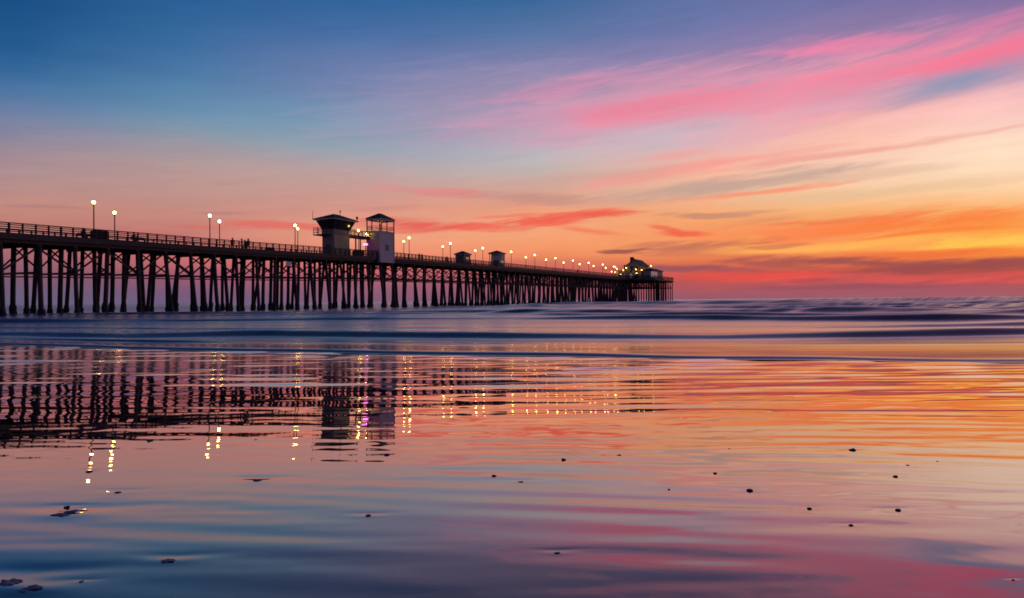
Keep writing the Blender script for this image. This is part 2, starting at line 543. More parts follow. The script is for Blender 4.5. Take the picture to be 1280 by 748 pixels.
def strip(l0, l1, zoff0, zoff1, step=8.0, t0=T_START, t1=T_END):
    m = MB()
    n = max(1, int((t1 - t0) / step))
    for k in range(n):
        a = t0 + (t1 - t0) * k / n; b = t0 + (t1 - t0) * (k + 1) / n
        za, zb = deck_z(a), deck_z(b)
        m.add([(l0, a, za + zoff0), (l1, a, za + zoff0), (l1, b, zb + zoff0), (l0, b, zb + zoff0),
               (l0, a, za + zoff1), (l1, a, za + zoff1), (l1, b, zb + zoff1), (l0, b, zb + zoff1)],
              [(0, 3, 2, 1), (4, 5, 6, 7), (1, 2, 6, 5), (3, 0, 4, 7)] + ([(0, 1, 5, 4)] if k == 0 else []) + ([(2, 3, 7, 6)] if k == n - 1 else []))
    return m


strip(-HALF, HALF, -0.12, 0.0).build('deck', DECKW, pier)
for l in (-2.9, -1.0, 1.0, 2.9):
    strip(l - .12, l + .12, -0.45, -0.122).build('stringer', WOOD, pier)
for sgn in (-1, 1):
    strip(*sorted((sgn * (HALF + 0.002), sgn * (HALF + .06))), -0.14, 0.40).build('edge_board', EDGEW, pier)
# horizontal service pipes slung under the deck
for l, dz, r in ((3.1, -4.05 + 1.2, .055), (2.4, -4.3 + 1.2, .07), (-2.6, -2.95, .06)):
    m = MB()
    ts = np.arange(T_START, T_END, 6.7)
    m.tube([(l, t, deck_z(t) + dz - 0.35) for t in ts], r, 6)
    m.build('service_pipe', PIPE, pier)

# railings: five thin rails, a cap rail and a post every 1.15 m
n_post_parts = 0
post_stuff = MB()
for side, sgn in (('near', 1), ('far', -1)):
    rl = MB()
    for k in range(4):
        zz = 0.58 + k * 0.19
        q = strip(sgn * (HALF - 0.10) - .02, sgn * (HALF - 0.10) + .02, zz - .042, zz + .042)
        rl.add(q.v, q.f)
    railing = rl.build('railing', RAILW, pier)
    strip(sgn * (HALF - .08) - .07, sgn * (HALF - .08) + .07, RH - .09, RH, ).build('cap_rail', RAILW, railing)
    t = T_START + .3
    while t < T_END - 3:
        z = deck_z(t)
        x = sgn * (HALF - 0.02 - .03)
        big = 1.0 if int(t / 1.15) % 4 == 0 else .8
        if sgn > 0 and t > -4 and n_post_parts < 96:
            MB().box(x - .06 * big, x + .06 * big, t - .085 * big, t + .085 * big, z - .05, z + RH - .065).build('rail_post', RAILW, railing)
            n_post_parts += 1
        else:
            post_stuff.box(x - .06 * big, x + .06 * big, t - .085 * big, t + .085 * big, z - .05, z + RH - .065)
        t += 1.15
tag(post_stuff.build('rail_post', RAILW, pier), kind='stuff')

# bents: four piles each, the outer ones raked; growth collars at the waterline; a cap beam and cross braces
BENT = 3.35
bents = list(np.arange(t_at(2, HALF) - 4 * BENT * 2 - BENT * 1, T_END - 2, BENT))
n_pile = 0
pile_rest = MB(); collar_rest = MB(); brace_rest = MB(); cap_rest = MB()
n_brace = 0
for bi, tb in enumerate(bents):
    zt = deck_z(tb) - 0.45
    capm = MB().box(-HALF + .05, HALF - .05, tb - .16, tb + .16, zt - .20, zt - .002)
    near_part = -6 < tb and bi < 30
    if near_part: capm.build('cap_beam', WOOD, pier)
    else: cap_rest.add(capm.v, capm.f)
    style = rnd.random()
    foot = []
    for li, (l, rake) in enumerate(((-2.85, -.75), (-1.0, .25 if style < .4 else -.1), (1.0, -.35 if style < .5 else .15), (2.85, .85))):
        rk = rake * rnd.uniform(.5, 1.5)
        top = Vector((l, tb + (li % 2) * .12, zt - .14))
        lean = rnd.uniform(-.75, .75) * (1 if rnd.random() < .6 else .2)
        bot = Vector((l + rk, tb + lean, -1.6))
        r = rnd.uniform(.18, .225)
        pm = MB().tube([top, top.lerp(bot, .5) + Vector((rnd.uniform(-.03, .03), rnd.uniform(-.03, .03), 0)), bot], [r * 1.02, r * 1.0, r * 1.08], 9)
        ch = rnd.uniform(.55, 1.25)           # how high the growth reaches
        def at(z): return top.lerp(bot, (top.z - z) / (top.z - bot.z))
        zs = np.linspace(-.5, ch, 7)
        cm = MB().tube([at(z) for z in zs], [r * (1.62 - .26 * i / 6) * rnd.uniform(.9, 1.1) for i in range(6)] + [r * 1.12], 9, jit=.12)
        if tb > -6 and n_pile < 96:
            po = pm.build('pile', WOOD, pier, smooth=True)
            cm.build('growth_collar', GROWTH, po)
            n_pile += 1
        else:
            pile_rest.add(pm.v, pm.f); collar_rest.add(cm.v, cm.f)
        foot.append((top, bot))
    # braces between neighbouring piles of the bent, and a few along the pier
    zb = zt - 2.6
    for s, (a, b) in ((-1, (0, 2)), (1, (1, 3))):
        A = foot[a]; B = foot[b]
        pa = A[0].lerp(A[1], .02) if s > 0 else A[0].lerp(A[1], 2.5 / (A[0].z - A[1].z))
        pb = B[0].lerp(B[1], 2.5 / (B[0].z - B[1].z)) if s > 0 else B[0].lerp(B[1], .02)
        off = Vector((0, .2 * s, 0))
        bm_ = MB().bar(pa + off, pb + off, .07, .15)
        if near_part and n_brace < 90:
            bm_.build('cross_brace', WOOD, pier); n_brace += 1
        else:
            brace_rest.add(bm_.v, bm_.f)
    if bi + 1 < len(bents):
        t2 = bents[bi + 1]; z2 = deck_z(t2) - .45
        for l, fl in ((2.75, bi % 2),):
            a = Vector((l, tb, zt - .3)); b = Vector((l + .25, t2, z2 - 2.6))
            if fl: a, b = Vector((l + .25, tb, zt - 2.6)), Vector((l, t2, z2 - .3))
            bm_ = MB().bar(a, b, .07, .18)
            brace_rest.add(bm_.v, bm_.f)
    wm = MB().bar((-3.2, tb, zb), (3.35, tb, zb), .12, .2)
    brace_rest.add(wm.v, wm.f)
tag(pile_rest.build('pile', WOOD, pier, smooth=True), kind='stuff')
tag(collar_rest.build('growth_collar', GROWTH, pier, smooth=True), kind='stuff')
tag(brace_rest.build('cross_brace', WOOD, pier), kind='stuff')
tag(cap_rest.build('cap_beam', WOOD, pier), kind='stuff')

# wide platform at the seaward end
PT0, PT1, PL0, PL1 = 216.0, 250.0, -10.0, 11.6
ZP = deck_z(PT0) + .1
MB().box(PL0, PL1, PT0, PT1, ZP - .5, ZP - .004).build('end_platform', DECKW, pier)
pr = MB()
for k in range(5):
    zz = .4 + k * .2
    for a, b in (((PL1 - .1, PT0), (PL1 - .1, PT1)), ((PL0 + .1, PT0), (PL0 + .1, PT1)), ((HALF + .3, PT0 + .1), (PL1 - .1, PT0 + .1)), ((PL0, PT0 + .1), (-HALF - .3, PT0 + .1)), ((PL0, PT1 - .1), (PL1, PT1 - .1))):
        pr.bar((a[0], a[1], ZP + zz), (b[0], b[1], ZP + zz), .06, .08)
for t in np.arange(PT0 + .2, PT1, 1.7):
    for x in (PL1 - .18, PL0 + .18): pr.box(x - .06, x + .06, t - .06, t + .06, ZP, ZP + 1.2)
for x in np.arange(PL0 + .3, PL1, 1.7):
    if abs(x) > HALF: pr.box(x - .06, x + .06, PT0 + .16, PT0 + .28, ZP, ZP + 1.2)
    pr.box(x - .06, x + .06, PT1 - .28, PT1 - .16, ZP, ZP + 1.2)
tag(pr.build('platform_railing', RAILW, pier))
pp = MB(); pb = MB()
for ti, t in enumerate(np.arange(PT0 + .6, PT1, 4.0)):
    for x in np.linspace(PL0 + .5, PL1 - .4, 8):
        pp.tube([(x, t, ZP - .6), (x + rnd.uniform(-.1, .1), t, -1.5)], .19, 7)
    pb.box(PL0 + .2, PL1 - .2, t - .15, t + .15, ZP - .9, ZP - .502)
    pb.bar((PL0 + .4, t, ZP - 3.2), (PL1 - .3, t, ZP - 3.2), .12, .2)
    for x in np.linspace(PL0 + .5, PL1 - .4, 8)[:-1]:
        pb.bar((x, t + .2, ZP - .9), (x + 2.9, t + .2, ZP - 3.1), .07, .16)
tag(pp.build('platform_pile', WOOD, pier, smooth=True), kind='stuff')
pb.build('platform_bracing', WOOD, pier)

# ------------------------------------------------------------------ things on the pier
def make_lamp(name='street_lamp', H=3.95, r=.155, glow=GLOBE, cap=True):
    root = empty(name)
    pm = MB()
    pm.lathe([(.10, 0), (.10, .12), (.065, .18), (.06, 1.0), (.05, H - .34), (.075, H - .30), (.10, H - .22)], 10)
    pm.build('post', POSTM, root, smooth=False)
    g = MB().lathe([(.02, H - r), (r * .6, H - r * .82), (r * .92, H - r * .4), (r, H), (r * .92, H + r * .4), (r * .6, H + r * .8), (.03, H + r * .98)], 14)
    g.build('globe', glow, root, smooth=True)
    f = MB().lathe([(.06, H + r * .95), (.05, H + r + .05), (.015, H + r + .16)], 8)
    f.build('finial', POSTM, root)
    return root


def put(root, t, l, z, rz=0.0):
    q = P(t, l, z)
    root.location = q; root.rotation_euler = (0, 0, PANG + rz)
    return root


NUM = ['first', 'second', 'third', 'fourth', 'fifth', 'sixth', 'seventh', 'eighth', 'ninth', 'tenth', 'eleventh', 'twelfth', 'thirteenth', 'fourteenth', 'fifteenth', 'sixteenth', 'seventeenth']
LAMP_L = 2.75
near_px = [118, 263, 369.5, 448.8, 512, 563.5, 604, 639.5, 669, 694.6, 716.7, 736.3, 753.8, 767.5]
near_py = [253, 269.7, 282, 288.5, 297.5, 304.5, 310.3, 315, 319, 322.7, 326, 328.8, 331, 333.5]
far_px = [144, 275, 372.8, None, 505.3, 554, 594.5, 627, 657.8, 683, 705, 725, 742.3, 757.5]
far_py = [266, 277, 286, None, 302, 308.5, 313.5, 318, 321.7, 324.8, 328.5, 330.4, 332.8, 335]
lamp0 = make_lamp()
first = True
near_notes = {0: 'tall pier lamp by the dark canvas stall on the near railing',
              1: 'pier lamp on the near railing just shoreward of the four standing people',
              2: 'lit pier lamp on the near railing between the people and the control tower',
              3: 'lit pier lamp shining between the control tower and the lookout tower',
              4: 'near-railing pier lamp just seaward of the white lookout tower',
              5: 'near-railing pier lamp just shoreward of the first small hut',
              6: 'near-railing pier lamp standing between the two small huts',
              7: 'near-railing pier lamp just seaward of the second small hut'}
for row, (pxs, pys, sgn) in enumerate(((near_px, near_py, 1), (far_px, far_py, -1))):
    for i, (px, py) in enumerate(zip(pxs, pys)):
        if px is None: continue
        t = t_at(px, sgn * LAMP_L)
        t = min(t, PT0 + 6)
        z = z_at(px, py, t, sgn * LAMP_L)
        r = lamp0 if first else copy_tree(lamp0)
        put(r, t, sgn * LAMP_L, deck_z(t))
        r.scale = (1, 1, (z - deck_z(t)) / 3.95)
        side = 'near' if sgn > 0 else 'far'
        if sgn > 0 and i in near_notes: lab = near_notes[i]
        elif sgn > 0: lab = 'small lit lamp on the near railing, %s lamp out to sea from the second hut' % NUM[i - 7]
        else: lab = 'lit lamp on the far railing, %s of its row counted from the shore' % NUM[i if i < 3 else i - 1]
        tag(r, lab, 'street lamp', 'lamp posts along both railings of the pier')
        first = False

# --- control tower (the flared one)
TL = 1.6
ta = t_at(417.4, TL); tb_ = t_at(437.5, TL)
la = l_at(403.4, ta)
zd = deck_z(ta)
wid = TL - la; dep = tb_ - ta
cx_, cy_ = (la + TL) / 2, (ta + tb_) / 2
tower = put(empty('control_tower'), cy_, cx_, zd)
tag(tower, 'dark control tower with flared glazed cabin, hipped roof and side balcony', 'tower')
hx, hy = wid / 2, dep / 2
zw = z_at(418, 286.0, ta, TL) - zd      # top of shaft
ze = z_at(418, 274.6, ta, TL) - zd      # eaves
za = z_at(418, 265.8, ta, TL) - zd      # apex
m = MB(); m.box(-hx, hx, -hy, hy, 0, zw)
shaft = m.build('shaft', WALLG, tower)
MB().box(hx + .003, hx + .05, -hy + .1, hy - .35, .05, zw - .9).build('wall_panel', SIDING, tower)
fl = .62
cab = MB()
cab.add([(-hx - .02, -hy - .02, zw), (hx + .02, -hy - .02, zw), (hx + .02, hy + .02, zw), (-hx - .02, hy + .02, zw),
         (-hx - fl, -hy - fl, ze), (hx + fl, -hy - fl, ze), (hx + fl, hy + fl, ze), (-hx - fl, hy + fl, ze)],
        [(0, 3, 2, 1), (4, 5, 6, 7), (0, 1, 5, 4), (1, 2, 6, 5), (2, 3, 7, 6), (3, 0, 4, 7)])
cabin = cab.build('cabin', GLASSD, tower)
mul = MB()
for s in np.linspace(-1, 1, 5):
    for a, b in (((s * hx, -hy - .04), (s * (hx + fl), -hy - fl - .02)), ((s * hx, hy + .04), (s * (hx + fl), hy + fl + .02))):
        mul.bar((a[0], a[1], zw), (b[0], b[1], ze), .07)
    for a, b in (((hx + .04, s * hy), (hx + fl + .02, s * (hy + fl))), ((-hx - .04, s * hy), (-hx - fl - .02, s * (hy + fl)))):
        mul.bar((a[0], a[1], zw), (b[0], b[1], ze), .07)
mul.build('window_mullion', ROOFM, cabin)
ov = fl + .35
MB().box(-hx - ov, hx + ov, -hy - ov, hy + ov, ze, ze + .14).build('eave_trim', TRIM, tower)
MB().hip(-hx - ov - .05, hx + ov + .05, -hy - ov - .05, hy + ov + .05, ze + .142, za, ridge=1.2, lip=.05).build('roof', ROOFM, tower)
# balcony round the cabin foot
bal = MB()
bw = .95
bal.box(-hx - bw, -hx - .003, -hy - bw, hy + bw, zw - .95, zw - .80)
bal.box(-hx - .001, hx * .55, -hy - bw, -hy - .003, zw - .95, zw - .80)
balc = bal.build('balcony', WOOD, tower)
br = MB()
for z in (.45, .8, 1.1):
    br.bar((-hx - bw + .05, -hy - bw + .05, zw - .8 + z - .12), (-hx - bw + .05, hy + bw, zw - .8 + z - .12), .06)
    br.bar((-hx - bw + .05, -hy - bw + .05, zw - .8 + z - .12), (hx * .55, -hy - bw + .05, zw - .8 + z - .12), .06)
for y in np.linspace(-hy - bw + .05, hy + bw - .05, 6): br.bar((-hx - bw + .05, y, zw - .8), (-hx - bw + .05, y, zw + .2), .07)
for x in np.linspace(-hx - bw + .8, hx * .5, 3): br.bar((x, -hy - bw + .05, zw - .8), (x, -hy - bw + .05, zw + .2), .07)
br.build('balcony_rail', RAILW, balc)
MB().box(-.35, .45, -hy - .05, -hy - .003, .02, 2.05).build('door', GLASSD, tower)
for x, y, h in ((-hx - ov, -hy - ov, 1.3), (.35, .6, 1.0), (hx + ov - .1, hy + ov - .2, .75)):
    a = MB().lathe([(.035, 0), (.025, h)], 6, c=(x, y, (ze + .1) if abs(x) > 1 else za - .3))
    if abs(x) < 1: a.box(x - .06, x + .06, y - .06, y + .06, za + .25, za + .62)
    if x > 1: a.box(x - .13, x + .13, y - .1, y + .1, ze + .45, ze + .85)
    a.build('antenna', WOOD, tower)

# --- lookout tower (open topped)
UL = 3.6
ua = t_at(475.5, UL); ub = t_at(493, UL); ul = l_at(459.5, ua)
zd2 = deck_z(ua)
ux, uy = (UL - ul) / 2, (ub - ua) / 2
look = put(empty('lookout_tower'), (ua + ub) / 2, (UL + ul) / 2, zd2)
tag(look, 'pale enclosed lookout tower with open railed top under a dark hipped roof', 'tower')
zb2 = z_at(475.5, 289.2, ua, UL) - zd2
ze2 = z_at(475.5, 274.8, ua, UL) - zd2
za2 = z_at(475.5, 264.8, ua, UL) - zd2
MB().box(-ux, ux, -uy, uy, -.45, zb2).build('tower_wall', WALLL, look)
MB().box(-ux + .12, ux - .12, -uy - .04, -uy - .003, .1, zb2 - .12).build('siding_panel', SIDING, look)
cp = MB()
for (x, y) in ((-ux, -uy), (ux, -uy), (ux, uy), (-ux, uy)):
    cp.box(x - .07, x + .07, y - .07, y + .07, zb2 + .12, ze2)
cp.box(-.06 - .3, .06 - .3, -uy - .06, -uy + .06, zb2 + .12, ze2); cp.box(ux - .06, ux + .06, -.06, .06, zb2 + .12, ze2)
cp.build('corner_post', WOOD, look)
ct = MB()
for (x, y) in ((-ux, -uy), (ux, -uy), (ux, uy)):
    ct.box(x - .1, x + .06, y - .06, y + .1, -.45, zb2 - .003)
ct.box(-ux + .1, ux - .1, -uy - .055, -uy - .042, 2.1, 2.18)
ct.box(ux + .003, ux + .03, -uy + .1, uy - .1, zb2 - .22, zb2 - .08)
ct.build('corner_trim', TRIM, look)
MB().box(ux + .004, ux + .035, -.45, .45, 1.5, 2.5).build('louvre_vent', WALLG, look)
MB().box(-ux - .1, ux + .1, -uy - .1, uy + .1, zb2 + .002, zb2 + .12).build('floor_slab', TRIM, look)
lr = MB()
for z in (.3, .55, .8):
    for a, b in (((-ux, -uy), (ux, -uy)), ((ux, -uy), (ux, uy)), ((ux, uy), (-ux, uy)), ((-ux, uy), (-ux, -uy))):
        lr.bar((a[0], a[1], zb2 + .12 + z), (b[0], b[1], zb2 + .12 + z), .06)
lr.build('guard_rail', RAILW, look)
o2 = .12
MB().box(-ux - o2, ux + o2, -uy - o2, uy + o2, ze2, ze2 + .30).build('eave_trim', TRIM, look)
MB().hip(-ux - o2 - .1, ux + o2 + .1, -uy - o2 - .1, uy + o2 + .1, ze2 + .302, za2, ridge=.9, lip=.05).build('roof', ROOFM, look)
lt = MB().lathe([(.02, -.12), (.09, -.08), (.12, 0), (.09, .08), (.02, .12)], 10, c=(0, -.2, ze2 - .25)).build('ceiling_light', GLOBES, look, smooth=True)

ws = MB().lathe([(.02, -.09), (.07, -.05), (.075, 0), (.05, .04)], 10, c=(-ux + .2, -uy - .55, zb2 - .35))  # added lamp, put in to light the shoreward siding warm yellow
fill_light = ws.build('siding_fill_light', FILL_GLOW, look, smooth=True)
MB().lathe([(.20, .045), (.16, .10), (.05, .16)], 12, c=(-ux + .2, -uy - .55, zb2 - .35)).box(-ux + .17, -ux + .23, -uy - .55, -uy - .05, zb2 - .24, zb2 - .20).build('fill_light_shade', WOOD, fill_light)  # hood and arm of the added lamp

# --- footbridge between the two towers
bz = z_at(448, 296, tb_, TL)
za_l = cx_
bridge = put(empty('footbridge'), (tb_ + ua) / 2, (TL - .6), 0)
tag(bridge, 'raised covered footbridge joining the control tower to the lookout tower', 'footbridge')
ln = (ua - tb_) / 2 - .02
b1 = z_at(448, 296.3, tb_, TL); b2 = z_at(448, 293.0, tb_, TL); b3 = z_at(448, 286.6, tb_, TL)
MB().box(-.7, .7, -ln, ln, b1, b2).build('walkway', WOOD, bridge)
hr = MB()
for z in (b2 + .35, b2 + .7, b3):
    for x in (-.66, .66): hr.bar((x, -ln, z), (x, ln, z), .06)
for y in np.linspace(-ln + .1, ln - .1, 6):
    for x in (-.66, .66): hr.bar((x, y, b2 + .003), (x, y, b3 - .03), .06)
hr.build('handrail', RAILW, bridge)
for y in (-ln * .1, ln * .35):
    MB().box(-.08, .08, y - .08, y + .08, deck_z(tb_), b1 - .002).build('support_post', WOOD, bridge)

# --- magenta neon sign and dark kiosk between the towers
tn = t_at(457.3, 2.2)
neon = put(empty('neon_sign'), tn, 2.2, deck_z(tn))
tag(neon, 'glowing magenta sign low beside the lookout tower', 'sign')
zn = z_at(457, 305.7, tn, 2.2) - deck_z(tn)
MB().box(-.05, .05, -.05, .05, 0, zn - .18).build('sign_post', POSTM, neon)
MB().box(-.40, .40, -.05, .04, zn - .11, zn + .11).build('sign_panel', NEON, neon)


def cabinet(px0, px1, l, h, label, cat, name='canvas_stall', d=1.1):
    t0, t1 = t_at(px0, l), t_at(px1, l)
    o = put(empty(name), (t0 + t1) / 2, l - d / 2, deck_z(t0))
    w = (t1 - t0) / 2
    m = MB(); n = 7
    prof = [(-d / 2, 0), (-d / 2, h * .86), (-d * .38, h * .97), (0, h), (d * .38, h * .97), (d / 2, h * .86), (d / 2, 0)]
    vs = [(x, -w, z) for x, z in prof] + [(x, w, z) for x, z in prof]
    m.add(vs, [(i, i + 1, i + 1 + n, i + n) for i in range(n - 1)] + [tuple(range(n))[::-1], tuple(range(n, 2 * n)), (0, n, 2 * n - 1, n - 1)])
    m.build('cover', TARP, o)
    MB().box(d / 2 + .003, d / 2 + .03, -w * .85, w * .85, h * .5, h * .56).build('front_strap', WOOD, o)
    tag(o, label, cat)
    return o


cabinet(122, 137, 2.7, 1.36, 'dark canvas covered stall behind the near railing beside the tall lamp', 'stall')
cabinet(448, 455.5, 2.9, 1.35, 'dark rounded cabinet on the deck between the two towers', 'cabinet', 'storage_cabinet')
cabinet(339, 344, -2.0, 1.35, 'dark rounded bin by the far railing past the standing people', 'bin', 'trash_bin')


def bench(px, l, label):
    t = t_at(px, l)
    o = put(empty('bench'), t, l, deck_z(t))
    sm = MB()
    for x in (-.18, 0, .18): sm.box(x - .08, x + .08, -.8, .8, .42, .46)
    sm.build('seat', DECKW, o)
    bm_ = MB()
    for z in (.6, .76): bm_.box(.26, .30, -.8, .8, z, z + .12)
    bm_.build('backrest', DECKW, o)
    for y in (-.7, .7):
        MB().box(-.2, .255, y - .04, y + .04, 0, .418).build('leg', WOOD, o)
    tag(o, label, 'bench', 'benches along the pier')


bench(105, 2.55, 'dark wooden bench behind the near railing shoreward of the canvas stall')
bench(170, 2.55, 'dark wooden bench behind the near railing seaward of the tall lamps')


# --- two small huts
def hut(px0, pxc, px1, pyr, pye, open_front, label, l=2.2):
    t0 = t_at(pxc, l); t1 = t_at(px1, l); l0 = l_at(px0, t0)
    z = deck_z(t0)
    hx, hy = (l - l0) / 2, (t1 - t0) / 2
    o = put(empty('pier_hut'), (t0 + t1) / 2, (l + l0) / 2, z)
    ze = z_at(pxc, pye, t0, l) - z; za = z_at(pxc, pyr, t0, l) - z
    fy = -hy + (.9 if open_front else .35)
    MB().box(-hx, hx, fy, hy, 0, ze - .002).build('wall', WALLW if open_front else WALLG, o)
    MB().box(-hx * .5, hx * .5, fy - .04, fy - .003, .05, 2.0).build('door', GLASSD, o)
    MB().box(hx + .003, hx + .04, -.4 * hy + fy * .2, .5 * hy, 1.0, 1.9).build('window', GLASSD, o)
    for x in (-hx + .06, hx - .06):
        MB().box(x - .06, x + .06, -hy, -hy + .12, 0, ze - .002).build('porch_post', TRIM, o)
    MB().box(-hx - .22, hx + .22, -hy - .22, hy + .22, ze, ze + .13).build('eave_trim', TRIM, o)
    MB().hip(-hx - .28, hx + .28, -hy - .28, hy + .28, ze + .132, za, ridge=.6, lip=.05).build('roof', ROOFM, o)
    tag(o, label, 'hut', 'small hip roofed huts on the pier')


hut(569.5, 581, 588.5, 313.3, 318.3, False, 'dark grey hip roofed hut, the one nearer the towers')
hut(612, 624.5, 631.5, 312.6, 317.2, True, 'pale walled hip roofed hut with open porch, seaward of the dark one')

# --- restaurant at the end
ft = PT0 + 5.0
fl0 = l_at(784.3, ft); fl1 = l_at(801.5, ft)
ft2 = t_at(811.0, fl1)
rest = put(empty('restaurant'), 0, 0, 0)
rest.location = P(ft, (fl0 + fl1) / 2, ZP)
tag(rest, 'two storey gabled restaurant with lit facade at the seaward end of the pier', 'restaurant')
rw = (fl1 - fl0) / 2; rl_ = ft2 - ft
he = z_at(801, 331.5, ft, fl1) - ZP; ha = z_at(792, 325.0, ft, 0) - ZP
m = MB()
m.add([(-rw, 0, 0), (rw, 0, 0), (rw, 0, he), (rw * .5, 0, (ha + he) / 2), (0, 0, ha), (-rw * .5, 0, (ha + he) / 2), (-rw, 0, he),
       (-rw, rl_, 0), (rw, rl_, 0), (rw, rl_, he), (rw * .5, rl_, (ha + he) / 2), (0, rl_, ha), (-rw * .5, rl_, (ha + he) / 2), (-rw, rl_, he)],
      [(0, 1, 2, 3, 4, 5, 6), (13, 12, 11, 10, 9, 8, 7), (1, 8, 9, 2), (0, 6, 13, 7), (0, 7, 8, 1)], 0)
m.build('wall', RESTW, rest)
rf = MB()
pr_ = [(-rw - .35, he - .25), (-rw * .5, (ha + he) / 2 + .03), (0, ha + .05), (rw * .5, (ha + he) / 2 + .03), (rw + .35, he - .25)]
for a, b in zip(pr_[:-1], pr_[1:]):
    rf.add([(a[0], -.5, a[1] + .02), (b[0], -.5, b[1] + .02), (b[0], rl_ + .4, b[1] + .02), (a[0], rl_ + .4, a[1] + .02),
            (a[0], -.5, a[1] + .28), (b[0], -.5, b[1] + .28), (b[0], rl_ + .4, b[1] + .28), (a[0], rl_ + .4, a[1] + .28)],
           [(0, 3, 2, 1), (4, 5, 6, 7), (0, 1, 5, 4), (1, 2, 6, 5), (2, 3, 7, 6), (3, 0, 4, 7)])
roof = rf.build('roof', ROOFR, rest)
MB().box(-1.6, -.4, .4, 1.8, ha - .6, ha + .75).hip(-1.8, -.2, .2, 2.0, ha + .752, ha + 1.15).build('cupola', ROOFM, roof)
for x0, x1, z0, z1, mm in ((-rw * .55, -rw * .08, he * .52, he * .92, GLASSD), (rw * .08, rw * .55, he * .52, he * .92, GLASSD),
                           (-rw * .62, -rw * .3, .1, he * .42, WINLIT), (rw * .1, rw * .62, he * .08, he * .36, GLASSD)):
    w = MB().box(x0, x1, -.05, -.003, z0, z1).build('window', mm, rest)
    MB().box(x0 - .08, x1 + .08, -.075, -.052, z1 + .003, z1 + .12).box(x0 - .08, x1 + .08, -.075, -.052, z0 - .12, z0 - .003).build('window_frame', TRIM, w)
for x in (-rw + .15, rw - .15):
    MB().box(x - .2, x + .2, -.30, -.003, 0, he - .35).build('pilaster', SIDING, rest)
MB().box(rw + .003, rw + .06, 1.2, rl_ - 1.2, he * .35, he * .8).build('window', GLASSD, rest)
# low wings
aw = MB()
as0 = l_at(773, ft + 1); as1 = fl0 - .05
midl = (fl0 + fl1) / 2
aw.box(as0 - midl, as1 - midl, 1.0, 7.0, 0, z_at(778, 338, ft + 1, as0) - ZP)
wing = aw.build('low_wing', RESTW, rest)
MB().box(as0 - midl + 2, as1 - midl - .02, 1.8, 6.2, z_at(778, 338, ft + 1, as0) - ZP + .003, z_at(779, 331.5, ft + 1, as0) - ZP).build('stair_tower', WALLG, rest)
# annex towards the sea end
nl = PL1 - 1.0
n0 = t_at(812.5, nl) ; n1 = t_at(828.5, nl)
n0 = max(n0, PT0 + 1)
n_l0 = l_at(805, n0)
annex = empty('annex_kitchen'); annex.location = P((n0 + n1) / 2, (nl + n_l0) / 2, ZP); annex.rotation_euler = (0, 0, PANG)
tag(annex, 'low flat roofed annex with one dim yellow window beside the restaurant', 'building')
ax, ay = (nl - n_l0) / 2, (n1 - n0) / 2
ah = z_at(820, 338.0, n0, nl) - ZP
MB().box(-ax, ax, -ay, ay, 0, ah).build('wall', RESTW, annex)
MB().hip(-ax - .3, ax + .3, -ay - .3, ay + .3, ah + .003, ah + 1.0, ridge=ay * 1.4, lip=.2).build('roof', ROOFM, annex)
yw = t_at(814.0, nl) - (n0 + n1) / 2; yw1 = t_at(822.0, nl) - (n0 + n1) / 2
w = MB().box(ax + .003, ax + .06, yw, yw1, ah * .2, ah * .85).build('window', WINLIT, annex)
MB().box(ax + .062, ax + .09, yw - .1, yw1 + .1, ah * .85 + .003, ah * .85 + .12).box(ax + .062, ax + .09, (yw + yw1) / 2 - .05, (yw + yw1) / 2 + .05, ah * .2, ah * .85).build('window_frame', TRIM, w)
rest.rotation_euler = (0, 0, PANG)

# bulbs on the restaurant and terrace
end_lights = [(764.8, 339.8, 'low on the terrace nearest the shore'), (769.3, 334.0, 'upper of a pair over the terrace'), (771.3, 336.4, 'lower of a pair over the terrace'),
              (769.2, 340.5, 'dim and pinkish under the terrace pair'), (776.0, 343.3, 'low at the foot of the wing'), (779.4, 338.1, 'on the wing wall'), (783.0, 335.2, 'at the corner of the gabled facade'),
              (795.1, 337.0, 'high in the middle of the gabled facade'), (802.3, 337.7, 'at the seaward corner of the facade'), (796.0, 341.7, 'dim amber under the middle facade light'),
              (814.0, 332.7, 'small and pink above the annex roof')]
eb = None
for px, py, where in end_lights:
    l = l_at(px, ft - 1.2); t = ft - 1.2
    if px > 810: t = n0 + 6; l = l_at(px, t)
    z = z_at(px, py, t, l)
    if eb is None:
        eb = make_lamp('terrace_lamp', H=3.0, r=.17, glow=GLOBES); r = eb
    else:
        r = copy_tree(eb)
    base_z = ZP if px < 812 else ZP
    r.location = P(t, l, base_z); r.rotation_euler = (0, 0, PANG)
    r.scale = (1.0, 1.0, max(.3, (z - base_z) / 3.0))
    tag(r, 'lamp %s at the pier end' % where, 'lamp', 'lamps round the restaurant')

# --- white notice panel under the deck
tb2 = t_at(360.5, 3.3)
nb = put(empty('notice_board'), tb2, 3.36, 0)
tag(nb, 'small pale board fixed to the piles under the deck', 'board')
MB().box(-.03, .03, -.45, .45, z_at(360, 333, tb2, 3.3), z_at(360, 327.5, tb2, 3.3)).build('board_panel', SIGNB, nb)
MB().box(-.09, -.033, -.05, .05, z_at(360, 333, tb2, 3.3), deck_z(tb2) - .3).build('hanger', WOOD, nb)


